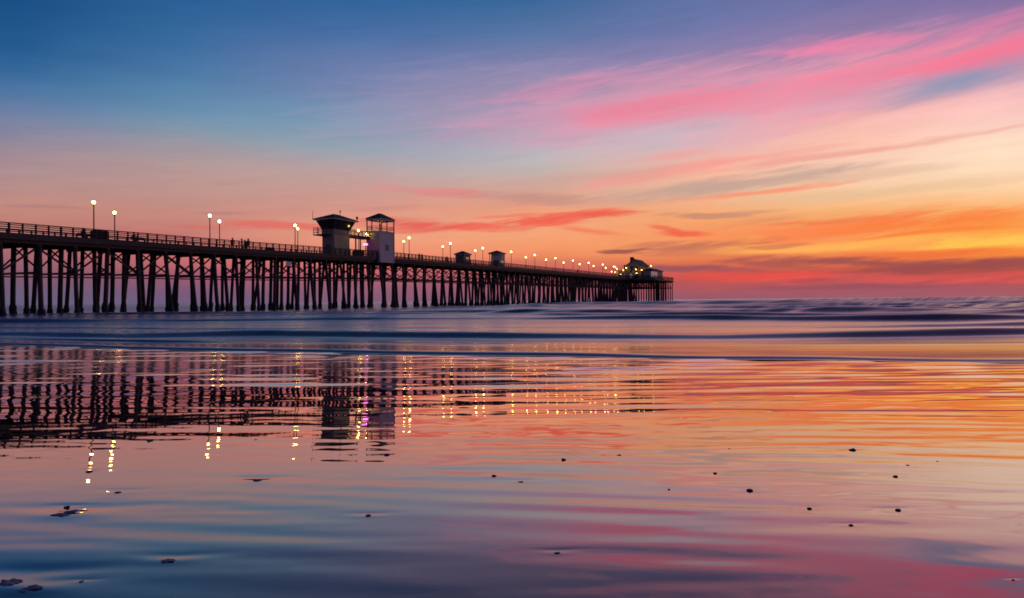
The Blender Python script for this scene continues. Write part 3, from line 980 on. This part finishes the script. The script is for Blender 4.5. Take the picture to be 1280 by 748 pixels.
# ------------------------------------------------------------------ people
def person(px, l, label, rz=0.0, scale=1.0, seated=False, walk=0.0):
    t = t_at(px, l)
    if seated:
        J = {'pel': (0, 0, .58), 'chest': (0, .02, .98), 'neck': (0, .0, 1.18), 'head': (0, -.02, 1.30), 'top': (0, -.02, 1.40),
             'shL': (-.19, 0, 1.10), 'elL': (-.25, -.08, .84), 'haL': (-.14, -.30, .70), 'shR': (.19, 0, 1.10), 'elR': (.25, -.08, .84), 'haR': (.14, -.30, .70),
             'hipL': (-.10, -.02, .56), 'knL': (-.13, -.44, .53), 'anL': (-.13, -.42, .10), 'toL': (-.13, -.60, .05),
             'hipR': (.10, -.02, .56), 'knR': (.13, -.44, .53), 'anR': (.13, -.42, .10), 'toR': (.13, -.60, .05)}
    else:
        w = walk
        J = {'pel': (0, 0, .95), 'chest': (0, -.01, 1.30), 'neck': (0, 0, 1.47), 'head': (0, -.02, 1.58), 'top': (0, -.02, 1.68),
             'shL': (-.19, 0, 1.41), 'elL': (-.25, w * .4, 1.13), 'haL': (-.22, -.10 + w * .3, .88), 'shR': (.19, 0, 1.41), 'elR': (.25, -w * .4 + .02, 1.13), 'haR': (.20, -.20 - w * .3, .96),
             'hipL': (-.10, 0, .90), 'knL': (-.11, -w * .5, .50), 'anL': (-.12, -w * .6, .09), 'toL': (-.13, -w * .6 - .15, .04),
             'hipR': (.10, 0, .90), 'knR': (.11, w * .3, .50), 'anR': (.12, w * .9, .09), 'toR': (.13, w * .9 - .15, .04)}
    R = {'pel': .15, 'chest': .15, 'neck': .06, 'head': .10, 'top': .085, 'shL': .065, 'elL': .045, 'haL': .035, 'shR': .065, 'elR': .045, 'haR': .035,
         'hipL': .095, 'knL': .065, 'anL': .05, 'toL': .04, 'hipR': .095, 'knR': .065, 'anR': .05, 'toR': .04}
    names = list(J)
    E = [('pel', 'chest'), ('chest', 'neck'), ('neck', 'head'), ('head', 'top'), ('chest', 'shL'), ('shL', 'elL'), ('elL', 'haL'), ('chest', 'shR'), ('shR', 'elR'), ('elR', 'haR'),
         ('pel', 'hipL'), ('hipL', 'knL'), ('knL', 'anL'), ('anL', 'toL'), ('pel', 'hipR'), ('hipR', 'knR'), ('knR', 'anR'), ('anR', 'toR')]
    me = bpy.data.meshes.new('person')
    me.from_pydata([J[n] for n in names], [(names.index(a), names.index(b)) for a, b in E], [])
    o = bpy.data.objects.new('person', me); COL.objects.link(o)
    sk = o.modifiers.new('skin', 'SKIN'); sk.use_smooth_shade = True
    for i, n in enumerate(names):
        me.skin_vertices[0].data[i].radius = (R[n], R[n] * (.72 if n in ('pel', 'chest') else 1))
    me.skin_vertices[0].data[0].use_root = True
    ss = o.modifiers.new('sub', 'SUBSURF'); ss.levels = 1; ss.render_levels = 1
    dg = bpy.context.evaluated_depsgraph_get()
    nm = bpy.data.meshes.new_from_object(o.evaluated_get(dg))
    o.modifiers.clear()
    o.data = nm
    nm.materials.clear()
    for mt in (JACK, TROU, SKIN): nm.materials.append(mt)
    ws, nk = (.62, 1.2) if seated else (.95, 1.5)
    for p_ in nm.polygons:
        z = p_.center.z; y = p_.center.y
        p_.material_index = 2 if z > nk else (1 if (z < ws and (abs(p_.center.x) < .18 or z < .8) or (seated and y < -.2 and z < .66)) else 0)
        p_.use_smooth = True
    o.location = P(t, l, deck_z(t)); o.rotation_euler = (0, 0, PANG + rz)
    o.scale = (scale,) * 3
    hz_ = J['head'][2]
    hm = MB().lathe([(.05, -.06), (.108, 0), (.112, .06), (.09, .11), (.03, .135)], 10, c=(0, .025, hz_ + .01))
    hm.build('hair', HAIR, o, smooth=True)
    tag(o, label, 'person')
    return o


person(291.3, 2.6, 'person in dark clothes standing alone at the near railing past two lamps', rz=1.2)
person(302.8, 2.5, 'person in a dark coat standing, nearest the shore in the group of three', rz=2.2, scale=1.0)
person(306.5, 1.9, 'person in dark clothes in the middle of the group of three', rz=-.6, scale=.97)
person(310.8, 2.5, 'taller person in a dark jacket at the seaward side of the group', rz=.4, scale=1.05, walk=.15)
person(104.5, 2.55, 'person in dark clothes seated on the bench shoreward of the stall', rz=-PI / 2 * -1, seated=True)
person(168, 2.55, 'person in dark clothes seated on the bench past the tall lamps', rz=PI / 2, seated=True)
person(524.5, 2.4, 'small distant person standing at the railing just past the lookout tower', rz=.8)
person(527.8, 2.0, 'small distant person a pace seaward of another near the lookout tower', rz=-1.5, scale=.98)
person(559, 2.3, 'small distant person standing right beside a lamp shoreward of the huts', rz=.3, walk=.12)
person(722.5, 2.3, 'tiny far person standing by the railing towards the pier end', rz=.9, scale=1.05)

# ------------------------------------------------------------------ water and sand
rs = np.random.RandomState(11)


def waves(X, Y, lam0, lam1, n, rms_slope, spread, mean=0.0, seed=0, aniso=1.0):
    """sum of sine waves with crests roughly across the view; rms slope of the sum is rms_slope"""
    r = np.random.RandomState(seed)
    h = np.zeros_like(X)
    for k in range(n):
        lam = math.exp(r.uniform(math.log(lam0), math.log(lam1)))
        th = mean + r.normal(0, spread)
        kx, ky = 2 * PI / lam * math.sin(th), 2 * PI / lam * math.cos(th)
        a = rms_slope * math.sqrt(2.0 / n) / (2 * PI / lam)
        h += a * np.sin(kx * X + ky * Y + r.uniform(0, 2 * PI))
    return h


def lump(X, Y, sx, sy, seed, n=14):
    """smooth noise in 0..1"""
    r = np.random.RandomState(seed)
    h = np.zeros_like(X)
    for k in range(n):
        h += np.sin(X / sx * r.normal(0, 1.6) * 2 + Y / sy * r.normal(0, 1.6) * 2 + r.uniform(0, 2 * PI))
    return 0.5 + 0.5 * np.tanh(h / math.sqrt(n / 2) * 0.9)


def grid_mesh(name, X, Y, Z, mat, attrs=None):
    r, c = X.shape
    me = bpy.data.meshes.new(name)
    co = np.stack([X, Y, Z], -1).reshape(-1, 3).astype(np.float32)
    idx = np.arange(r * c).reshape(r, c)
    q = np.stack([idx[:-1, :-1], idx[:-1, 1:], idx[1:, 1:], idx[1:, :-1]], -1).reshape(-1, 4)
    me.vertices.add(r * c); me.vertices.foreach_set('co', co.ravel())
    me.loops.add(q.size); me.loops.foreach_set('vertex_index', q.ravel().astype(np.int32))
    me.polygons.add(len(q)); me.polygons.foreach_set('loop_start', np.arange(0, q.size, 4, dtype=np.int32))
    me.polygons.foreach_set('loop_total', np.full(len(q), 4, dtype=np.int32))
    me.update(calc_edges=True)
    me.polygons.foreach_set('use_smooth', np.ones(len(q), dtype=bool))
    for k, v in (attrs or {}).items():
        a = me.attributes.new(k, 'FLOAT', 'POINT'); a.data.foreach_set('value', v.astype(np.float32).ravel())
    me.materials.append(mat)
    o = bpy.data.objects.new(name, me)
    COL.objects.link(o)
    return o


def water_mat(name, body, f0, power, rough, foam_col=None, near_rough=None, grain=None):
    """glossy film over a diffuse body; reflectance rises towards grazing"""
    m = bpy.data.materials.new(name); m.use_nodes = True
    t = m.node_tree; t.nodes.clear()
    n = t.nodes.new; l = t.links.new
    lw = n('ShaderNodeLayerWeight'); lw.inputs['Blend'].default_value = 0.5
    if power == 0:
        pw = n('ShaderNodeMapRange'); pw.interpolation_type = 'SMOOTHSTEP'; l(lw.outputs['Facing'], pw.inputs['Value'])
        pw.inputs['From Min'].default_value = .525; pw.inputs['From Max'].default_value = 1.0; pw.inputs['To Max'].default_value = .93
    else:
        pw = n('ShaderNodeMath'); pw.operation = 'POWER'; l(lw.outputs['Facing'], pw.inputs[0]); pw.inputs[1].default_value = power
    ma = n('ShaderNodeMath'); ma.operation = 'MULTIPLY_ADD'; l(pw.outputs[0], ma.inputs[0]); ma.inputs[1].default_value = 1 - f0; ma.inputs[2].default_value = f0
    g = n('ShaderNodeBsdfGlossy'); g.inputs['Color'].default_value = (1, 1, 1, 1) if foam_col else (0.98, 0.90, 0.94, 1); g.inputs['Roughness'].default_value = rough
    d = n('ShaderNodeBsdfDiffuse'); d.inputs['Color'].default_value = body
    if grain:
        tcn = n('ShaderNodeTexCoord'); nz = n('ShaderNodeTexNoise'); nz.inputs['Scale'].default_value = grain; nz.inputs['Detail'].default_value = 5
        l(tcn.outputs['Object'], nz.inputs[0])
        cr = n('ShaderNodeValToRGB'); cr.color_ramp.elements[0].position = .3; cr.color_ramp.elements[1].position = .7
        cr.color_ramp.elements[0].color = tuple(v * .6 for v in body[:3]) + (1,); cr.color_ramp.elements[1].color = tuple(v * 1.4 for v in body[:3]) + (1,)
        l(nz.outputs['Fac'], cr.inputs[0]); l(cr.outputs[0], d.inputs['Color'])
    mx = n('ShaderNodeMixShader'); l(ma.outputs[0], mx.inputs[0]); l(d.outputs[0], mx.inputs[1]); l(g.outputs[0], mx.inputs[2])
    outn = n('ShaderNodeOutputMaterial')
    last = mx.outputs[0]
    if foam_col:
        at = n('ShaderNodeAttribute'); at.attribute_name = 'foam'
        fd = n('ShaderNodeBsdfDiffuse'); fd.inputs['Color'].default_value = foam_col
        m2 = n('ShaderNodeMixShader'); l(at.outputs['Fac'], m2.inputs[0]); l(last, m2.inputs[1]); l(fd.outputs[0], m2.inputs[2])
        last = m2.outputs[0]
    if 1:
        ar = n('ShaderNodeAttribute'); ar.attribute_name = 'rough'
        l(ar.outputs['Fac'], g.inputs['Roughness'])
    l(last, outn.inputs['Surface'])
    return m


# swash edge: where the last thin wave ends on the sand
edge_px = [(-700, 424), (0, 432), (160, 436), (320, 440), (640, 446.5), (900, 452), (1280, 459), (1900, 470)]
eu = [(x - 640) / F for x, y in edge_px]
ey = [EYE * F / (y - hz(x)) for x, y in edge_px]


def edge_Y(u):
    return np.interp(u, eu, ey) + 0.35 * np.sin(u * 5.3 + 1) * .4 + .12 * np.sin(u * 17 + .5)


def sand_z(X, Y):
    p = EYE - 0.62 - 0.035 * Y
    return np.logaddexp(p / .02, 0.0) * .02


SAND = water_mat('wet_sand', (0.030, 0.026, 0.032, 1), 0.04, 0, 0.0, grain=350)
PEBS = [  # x, y, width in readings, flatness, label
    (935, 613.5, 10, .55, 'roundest dark stone on the orange wet sand, alone and largest of the pebbles'),
    (1064, 563, 9, .6, 'dark stone on yellow reflection, highest of the bigger pebbles'),
    (703, 575, 8, .55, 'dark stone below the pier end reflection, on salmon coloured sand'),
    (772, 569.5, 7, .35, 'thin flat dark fragment seaward of the salmon streaks, past the stone under the pier end'),
    (892, 592, 6, .5, 'small dark stone up the sand from the roundest stone'),
    (834, 612, 4, .5, 'tiny dark speck level with the roundest stone'),
    (1117, 596, 7, .5, 'small stone with a faint ripple, on the peach coloured sand'),
    (1133, 582, 5, .45, 'tiny stone just seaward of the one with a faint ripple'),
    (1120, 638, 8, .55, 'dark stone amid pink and grey streaks, seaward of the pink bands'),
    (1009, 636, 7, .55, 'dark stone level with the one amid pink and grey streaks'),
    (1061, 657, 7, .5, 'dark stone closest of the trio between the pink streaks'),
    (694, 691.5, 9, .35, 'flat stone in a small ripple low on the purple sand'),
    (458, 645, 9, .4, 'dark stone with tiny wake on the blue grey sand'),
    (615.5, 595.5, 8, .45, 'dark pebble on pale sand below the lookout tower reflection'),
    (649, 602.5, 8, .2, 'thin curled sliver beside the pebble below the tower reflection'),
    (186, 551.5, 10, .5, 'dark stone beside the pier rail reflection near the lamp glints'),
    (320, 601, 13, .3, 'flat dark fragment with a ripple under the twin lamp glints'),
    (482, 569, 9, .5, 'dark stone inside the lookout tower roof reflection'),
    (910, 561, 4, .4, 'tiny speck on the bright orange sand'),
    (1170, 577, 4, .4, 'tiny speck on the pale yellow sand'),
    (1263, 725, 5, .4, 'tiny stone in the deep pink band nearest the camera'),
    (110, 590, 10, .35, 'flat dark fragment inside the brightest lamp glint'),
    (82, 634, 9, .4, 'small dark stone just seaward of the big shell cluster'),
    (146, 616, 11, .3, 'thin dark fragment between the lamp glint and the shell cluster'),
    (318, 548, 5, .3, 'tiny flat speck on pink sand right of the first lamps'),
    (437, 569, 5, .3, 'tiny dark speck below the control tower reflection'),
]
PEBS[24] = (318, 550, 5, .3, 'tiny flat speck on the pinkish sand below the rail reflection')


SHELLS = [
    (35, 737, 25, .20, 'broken grey shell lying flat, nearest the camera on dark blue sand'),
    (8, 729.5, 34, .16, 'long grey shell fragment cut by the edge of view on dark blue sand'),
    (80, 642.5, 24, .14, 'ragged grey shell cluster on the sand below the brightest lamp glint'),
    (208, 701.5, 17, .25, 'small dark shell with fine ripples, on the dark blue sand'),
    (99, 727, 6, .3, 'tiny pale shell chip seaward of the broken shell'),
]
STONES = PEBS + SHELLS
# wet sand: fan of rows, fine near the viewer
rows = [-60, -30, -15, -8, -4, -2, -1, -.4, 0, .3, .5, .7, .85]
y = 0.95
while y < 24:
    rows.append(y)
    y += min(.06, max(.006, y * y * .0022))
us = np.concatenate([np.linspace(-4, -1.15, 12)[:-1], np.linspace(-1.15, 1.15, 460), np.linspace(1.15, 4, 12)[1:]])
RY, RU = np.meshgrid(np.array(rows), us, indexing='ij')
XX = RU * np.maximum(RY, 1.5) * np.where(RY < 1.5, 1 + (1.5 - np.minimum(RY, 1.5)) * .8, 1)
YY = RY.copy()
deep = 1 / (1 + np.exp(-(YY - 4.6) / .9))            # film deepens towards the sea
patch = lump(XX, YY, 2.2, 1.4, 3)
h = waves(XX, YY, .5, 1.6, 16, .0058, .16, .05, seed=21) * (.35 + .65 * deep)
grow = np.clip((YY - 3.2) / 5.5, 0, 1)
h += waves(XX, YY, .3, 1.1, 24, .046, .15, .0, seed=22) * grow ** 1.3 * (.25 + .6 * patch + .6 * lump(XX, YY, 1.1, .7, 95))
h += waves(XX, YY, .22, .55, 16, .011, .16, .0, seed=28) * np.clip((YY - 3.2) / 1.6, 0, 1) * (.3 + patch)
h += waves(XX, YY, .10, .24, 14, .0040, .30, .0, seed=23) * deep * patch * np.clip(1 - (YY - 6) / 5, 0, 1)
nearm = 1 - deep
h += waves(XX, YY, .13, .45, 18, .0115, .09, .15, seed=25) * nearm * (.55 + .45 / (1 + np.exp(-XX / .35))) * (.4 + .9 * lump(XX, YY, 1.6, .8, 91))
h += waves(XX, YY, .05, .14, 10, .0011, .5, 0, seed=26) * nearm * lump(XX, YY, .5, .4, 8)
h += waves(XX, YY, .10, .26, 22, .013, .35, .0, seed=29) * np.exp(-((YY - 5.6) / 2.4) ** 2) * (.4 + .8 * lump(XX, YY, .9, .5, 92))
h += waves(XX, YY, .07, .30, 18, .0055, .14, .16, seed=30) * nearm * lump(XX, YY, 1.0, .5, 93)
h *= np.clip((YY - .2) / .6, 0, 1)
for (px, py, w, fl_, lab) in STONES:
    sp = (py - hz(px)) / F
    sy = 0.62 / (sp - 0.035); sx = (px - 640) / F * sy; ww = w / F * sy
    m_ = (np.abs(YY - sy) < ww * 6) & (np.abs(XX - sx) < ww * 12)
    dx_, dy_ = (XX[m_] - sx) / (ww * 1.9), (YY[m_] - sy) / (ww * .9)
    h[m_] += .020 * ww * np.exp(-(dx_ ** 2 + dy_ ** 2)) - .028 * ww * np.exp(-((dx_ * .6) ** 2 + (dy_ - 1.3 - .25 * np.abs(dx_)) ** 2 * 1.5))
sand = grid_mesh('wet_sand_beach', XX, YY, sand_z(XX, YY) + h, SAND, {'rough': np.clip(.012 + .085 * np.clip((YY - 6.0) / 5, 0, 1) ** 1.5, 0, .2)})
tag(sand, 'mirror-wet sand beach reflecting the sunset sky', kind='structure')

# sea
SEA = water_mat('sea_water', (0.018, 0.016, 0.045, 1), 0.02, 5.0, 0.12, foam_col=(0.28, 0.25, 0.39, 1))
offs = list(np.concatenate([np.linspace(0, .5, 22)[:-1], np.linspace(.5, 4, 70)[:-1], np.linspace(4, 18, 190)[:-1], np.linspace(18, 60, 230)[:-1], np.linspace(60, 150, 130)[:-1]]))
y = 150.0
while y < 7000:
    offs.append(y); y *= 1.035
us2 = np.concatenate([np.linspace(-2.2, -1.0, 40)[:-1], np.linspace(-1.0, 1.0, 430), np.linspace(1.0, 2.2, 40)[1:]])
OO, UU = np.meshgrid(np.array(offs), us2, indexing='ij')
EY = edge_Y(UU)
YY = EY + OO
XX = UU * YY
Z = np.zeros_like(YY)
foam = np.zeros_like(YY)


front = np.zeros_like(YY)


def ridge(pts, wf, wb, foam_amt=0.0, wob=0.15, seed=0, power=2.0):
    """one wave: crest readings (x, y, height), front width, back width"""
    global Z, foam, front
    pu = [(x - 640) / F for x, y, hc in pts]
    pY = [(EYE - hc) * F / (y - hz(x)) for x, y, hc in pts]
    ph = [hc for x, y, hc in pts]
    r = np.random.RandomState(seed)
    Yc = np.interp(UU, pu, pY)
    for k in range(5):
        Yc = Yc + wob * .55 * np.sin(UU * r.uniform(3, 15) + r.uniform(0, 6)) * r.uniform(.2, 1)
    H = np.interp(UU, pu, ph) * (1 + .18 * np.sin(UU * r.uniform(6, 14) + r.uniform(0, 6)))
    d = YY - Yc
    prof = np.where(d < 0, np.exp(-np.abs(d / wf) ** power), np.exp(-np.abs(d / wb) ** power))
    Z += H * prof
    front = np.maximum(front, np.clip(H / .10, 0, 1) * np.exp(-((d + wf * .75) / (wf * .8)) ** 2))
    if foam_amt:
        fo = np.where(d < 0, np.exp(-(d / (wf * .35)) ** 2), np.exp(-(d / (wb * .6)) ** 2))
        foam = np.maximum(foam, foam_amt * fo * np.clip(H / .12, 0, 1) * (.45 + .75 * lump(XX, YY, 6, 2, seed + 50)))


# thin lip of the swash front
Z += .050 * (1 - np.exp(-(OO / .16) ** 2)) * np.exp(-OO / 5.0)
ridge([(-300, 415, .10), (0, 414.5, .20), (150, 415, .24), (320, 413, .22), (480, 415.5, .18), (640, 416.5, .19), (900, 416, .20), (1100, 414, .20), (1280, 410.5, .20), (1700, 404, .2)], .65, 2.0, .34, .25, 31)
ridge([(-300, 410, .0), (0, 409, .12), (200, 409.5, .14), (280, 408.5, .17), (420, 410, .08), (640, 410.5, .07), (830, 410, .05), (1000, 410, .07), (1120, 406, .15), (1280, 401.5, .22), (1700, 398, .15)], .6, 2.2, .34, .3, 32)
ridge([(-300, 402, .09), (0, 399.5, .24), (180, 399, .22), (330, 398, .20), (520, 396.5, .18), (640, 396, .20), (800, 395, .22), (1000, 394, .30), (1180, 393.5, .30), (1280, 394.5, .22), (1700, 392, .1)], .65, 3.0, .5, .5, 33)
ridge([(-300, 396, .10), (0, 393, .20), (250, 390.5, .24), (450, 388.5, .24), (640, 387.5, .30), (850, 386.5, .36), (1000, 386, .40), (1280, 387, .38), (1700, 386, .3)], 1.2, 4.5, .55, .8, 34)
ridge([(-300, 391, .04), (0, 389.8, .05), (300, 387, .05), (500, 384.5, .12), (640, 382.5, .30), (850, 380.5, .42), (960, 379, .50), (1100, 379.5, .52), (1280, 380, .55), (1700, 379, .5)], 1.8, 6, .6, 1.5, 35)
ridge([(-300, 388, .0), (300, 382.5, .0), (520, 381, .15), (700, 378.5, .50), (850, 377.0, .62), (1000, 374.8, .80), (1150, 375.0, .76), (1280, 373.8, .80), (1700, 371, .85)], 2.8, 12, .6, 2.5, 36)
ridge([(-300, 386, .0), (450, 380, .0), (700, 377, .45), (850, 375.8, .6), (1000, 374.2, .72), (1280, 371.9, .90), (1700, 368.5, .9)], 4.0, 20, .5, 2, 37)
ridge([(-300, 392, .0), (300, 386, .05), (520, 383, .12), (700, 382.6, .30), (900, 382.2, .36), (1100, 383, .36), (1280, 383.6, .38), (1700, 383, .4)], 1.3, 4, .5, 1.0, 38)
ridge([(-300, 398, .0), (0, 396.5, .12), (300, 394, .12), (520, 392, .12), (700, 391.2, .22), (900, 390.6, .26), (1100, 390.5, .26), (1280, 391, .28), (1700, 390, .3)], .8, 2.6, .45, .6, 39)
ridge([(-300, 426, .05), (0, 424, .07), (200, 427, .08), (420, 430, .05), (640, 433, .03), (900, 434, .02), (1280, 432, .03)], .22, .9, .3, .15, 40)
# general chop, softened as a long exposure does
far_f = np.clip((YY - 20) / 40, 0, 1)
Z += waves(XX, YY, .5, 1.6, 18, .008, .3, .05, seed=41) * (1 - far_f) * np.clip(OO / 1.0, 0, 1)
Z += waves(XX, YY, 1.2, 4.5, 20, .045, .02, .12, seed=44) * np.clip((YY - 22) / 14, 0, 1) * np.clip((75 - YY) / 25, 0, 1) * (.4 + lump(XX, YY, 22, 6, 71))
Z += waves(XX, YY, 3.5, 10, 18, .022, .012, .12, seed=45) * np.clip((YY - 45) / 25, 0, 1) * np.clip(1 - (YY - 140) / 200, 0.0, 1) * (.5 + lump(XX, YY, 60, 20, 72))
Z += waves(XX, YY, 1.6, 5, 16, .014, .3, .05, seed=42) * np.clip(OO / 3.0, 0, 1) * np.clip(1 - (YY - 90) / 120, 0, 1)
Z += waves(XX, YY, 6, 18, 14, .012, .04, .1, seed=43) * np.clip(OO / 15.0, 0, 1) * np.clip(1 - (YY - 300) / 500, 0, 1)
# drawn-out mist of foam in the surf zone
streak = lump(XX, YY, 34, 2.0, 61, 20) * lump(XX, YY, 10, .7, 62, 20)
surf = np.clip((YY - 22) / 14, 0, 1) * np.clip(1 - (YY - 160) / 200, 0, 1)
foam = np.clip(foam + surf * (.10 + .40 * streak), 0, .85)
swash = np.exp(-((OO - 1.2) / 1.4) ** 2) * .30 * lump(XX, YY, 1.6, .35, 63, 24)
foam *= 1 - .9 * front
foam = np.clip(foam + swash + (.05 + .22 * np.clip(-UU / .5, 0, 1)) * (.5 + lump(XX, YY, 3, .5, 64)), 0, .9)
# the thin edge rides just above the sand
SZ = sand_z(XX, YY)
lowest = SZ + .004 + .045 * (1 - np.exp(-(OO / .2) ** 2))
k = .02
Zs = np.log(np.exp(np.clip(Z / k, -60, 60)) + np.exp(np.clip(lowest / k, -60, 60))) * k
near_edge = np.exp(-(OO / .3) ** 2)
Z2 = Zs * (1 - near_edge) + lowest * near_edge
Z2 = np.maximum(Z2, SZ + .003)
rough = .11 + .16 * np.clip((YY - 12) / 20, 0, 1) + .08 * np.clip((YY - 60) / 100, 0, 1)
sea = grid_mesh('sea', XX, YY, Z2, SEA, {'foam': foam, 'rough': rough})
tag(sea, 'sea with long soft waves running in to the beach', kind='structure')


# ------------------------------------------------------------------ pebbles and shells on the sand
def sand_point(px, py):
    p = (py - hz(px)) / F
    Y = 0.62 / (p - 0.035)
    return (px - 640) / F * Y, Y


def pebble(name, w, flat, seed, mat, rough_=.18, long=1.0):
    r = random.Random(seed)
    bm = bmesh.new()
    bmesh.ops.create_icosphere(bm, subdivisions=4, radius=1.0)
    ph = [(r.uniform(1, 4), r.uniform(1, 4), r.uniform(1, 4), r.uniform(0, 6)) for _ in range(6)]
    for v in bm.verts:
        d = 1 + rough_ * sum(math.sin(a * v.co.x + b * v.co.y + c * v.co.z + e) for a, b, c, e in ph) / 3
        d += rough_ * .45 * sum(math.sin(a * 3.1 * v.co.x + b * 2.7 * v.co.y + e * 2) for a, b, c, e in ph) / 3
        v.co = Vector((v.co.x * w / 2 * long, v.co.y * w / 2 * .85, v.co.z * w / 2 * flat)) * d
    me = bpy.data.meshes.new(name); bm.to_mesh(me); bm.free()
    for p_ in me.polygons: p_.use_smooth = True
    me.materials.append(mat)
    o = bpy.data.objects.new(name, me); COL.objects.link(o)
    return o


for i, (px, py, w, fl_, lab) in enumerate(PEBS):
    x, y = sand_point(px, py)
    ww = w / F * y * .82
    o = pebble('pebble', ww, fl_, i, PEB)
    o.location = (x, y, sand_z(x, y) + ww * fl_ * .05)
    o.rotation_euler = (0, 0, rnd.uniform(-.4, .4))
    tag(o, lab, 'pebble', 'pebbles scattered on the wet sand')
for i, (px, py, w, fl_, lab) in enumerate(SHELLS):
    x, y = sand_point(px, py)
    ww = w / F * y * .82
    o = pebble('shell', ww, fl_, 100 + i, SHELL, .48, 1.0)
    o.location = (x, y, sand_z(x, y) + ww * .03)
    o.rotation_euler = (0, 0, .15)
    tag(o, lab, 'shell', 'shells on the wet sand')
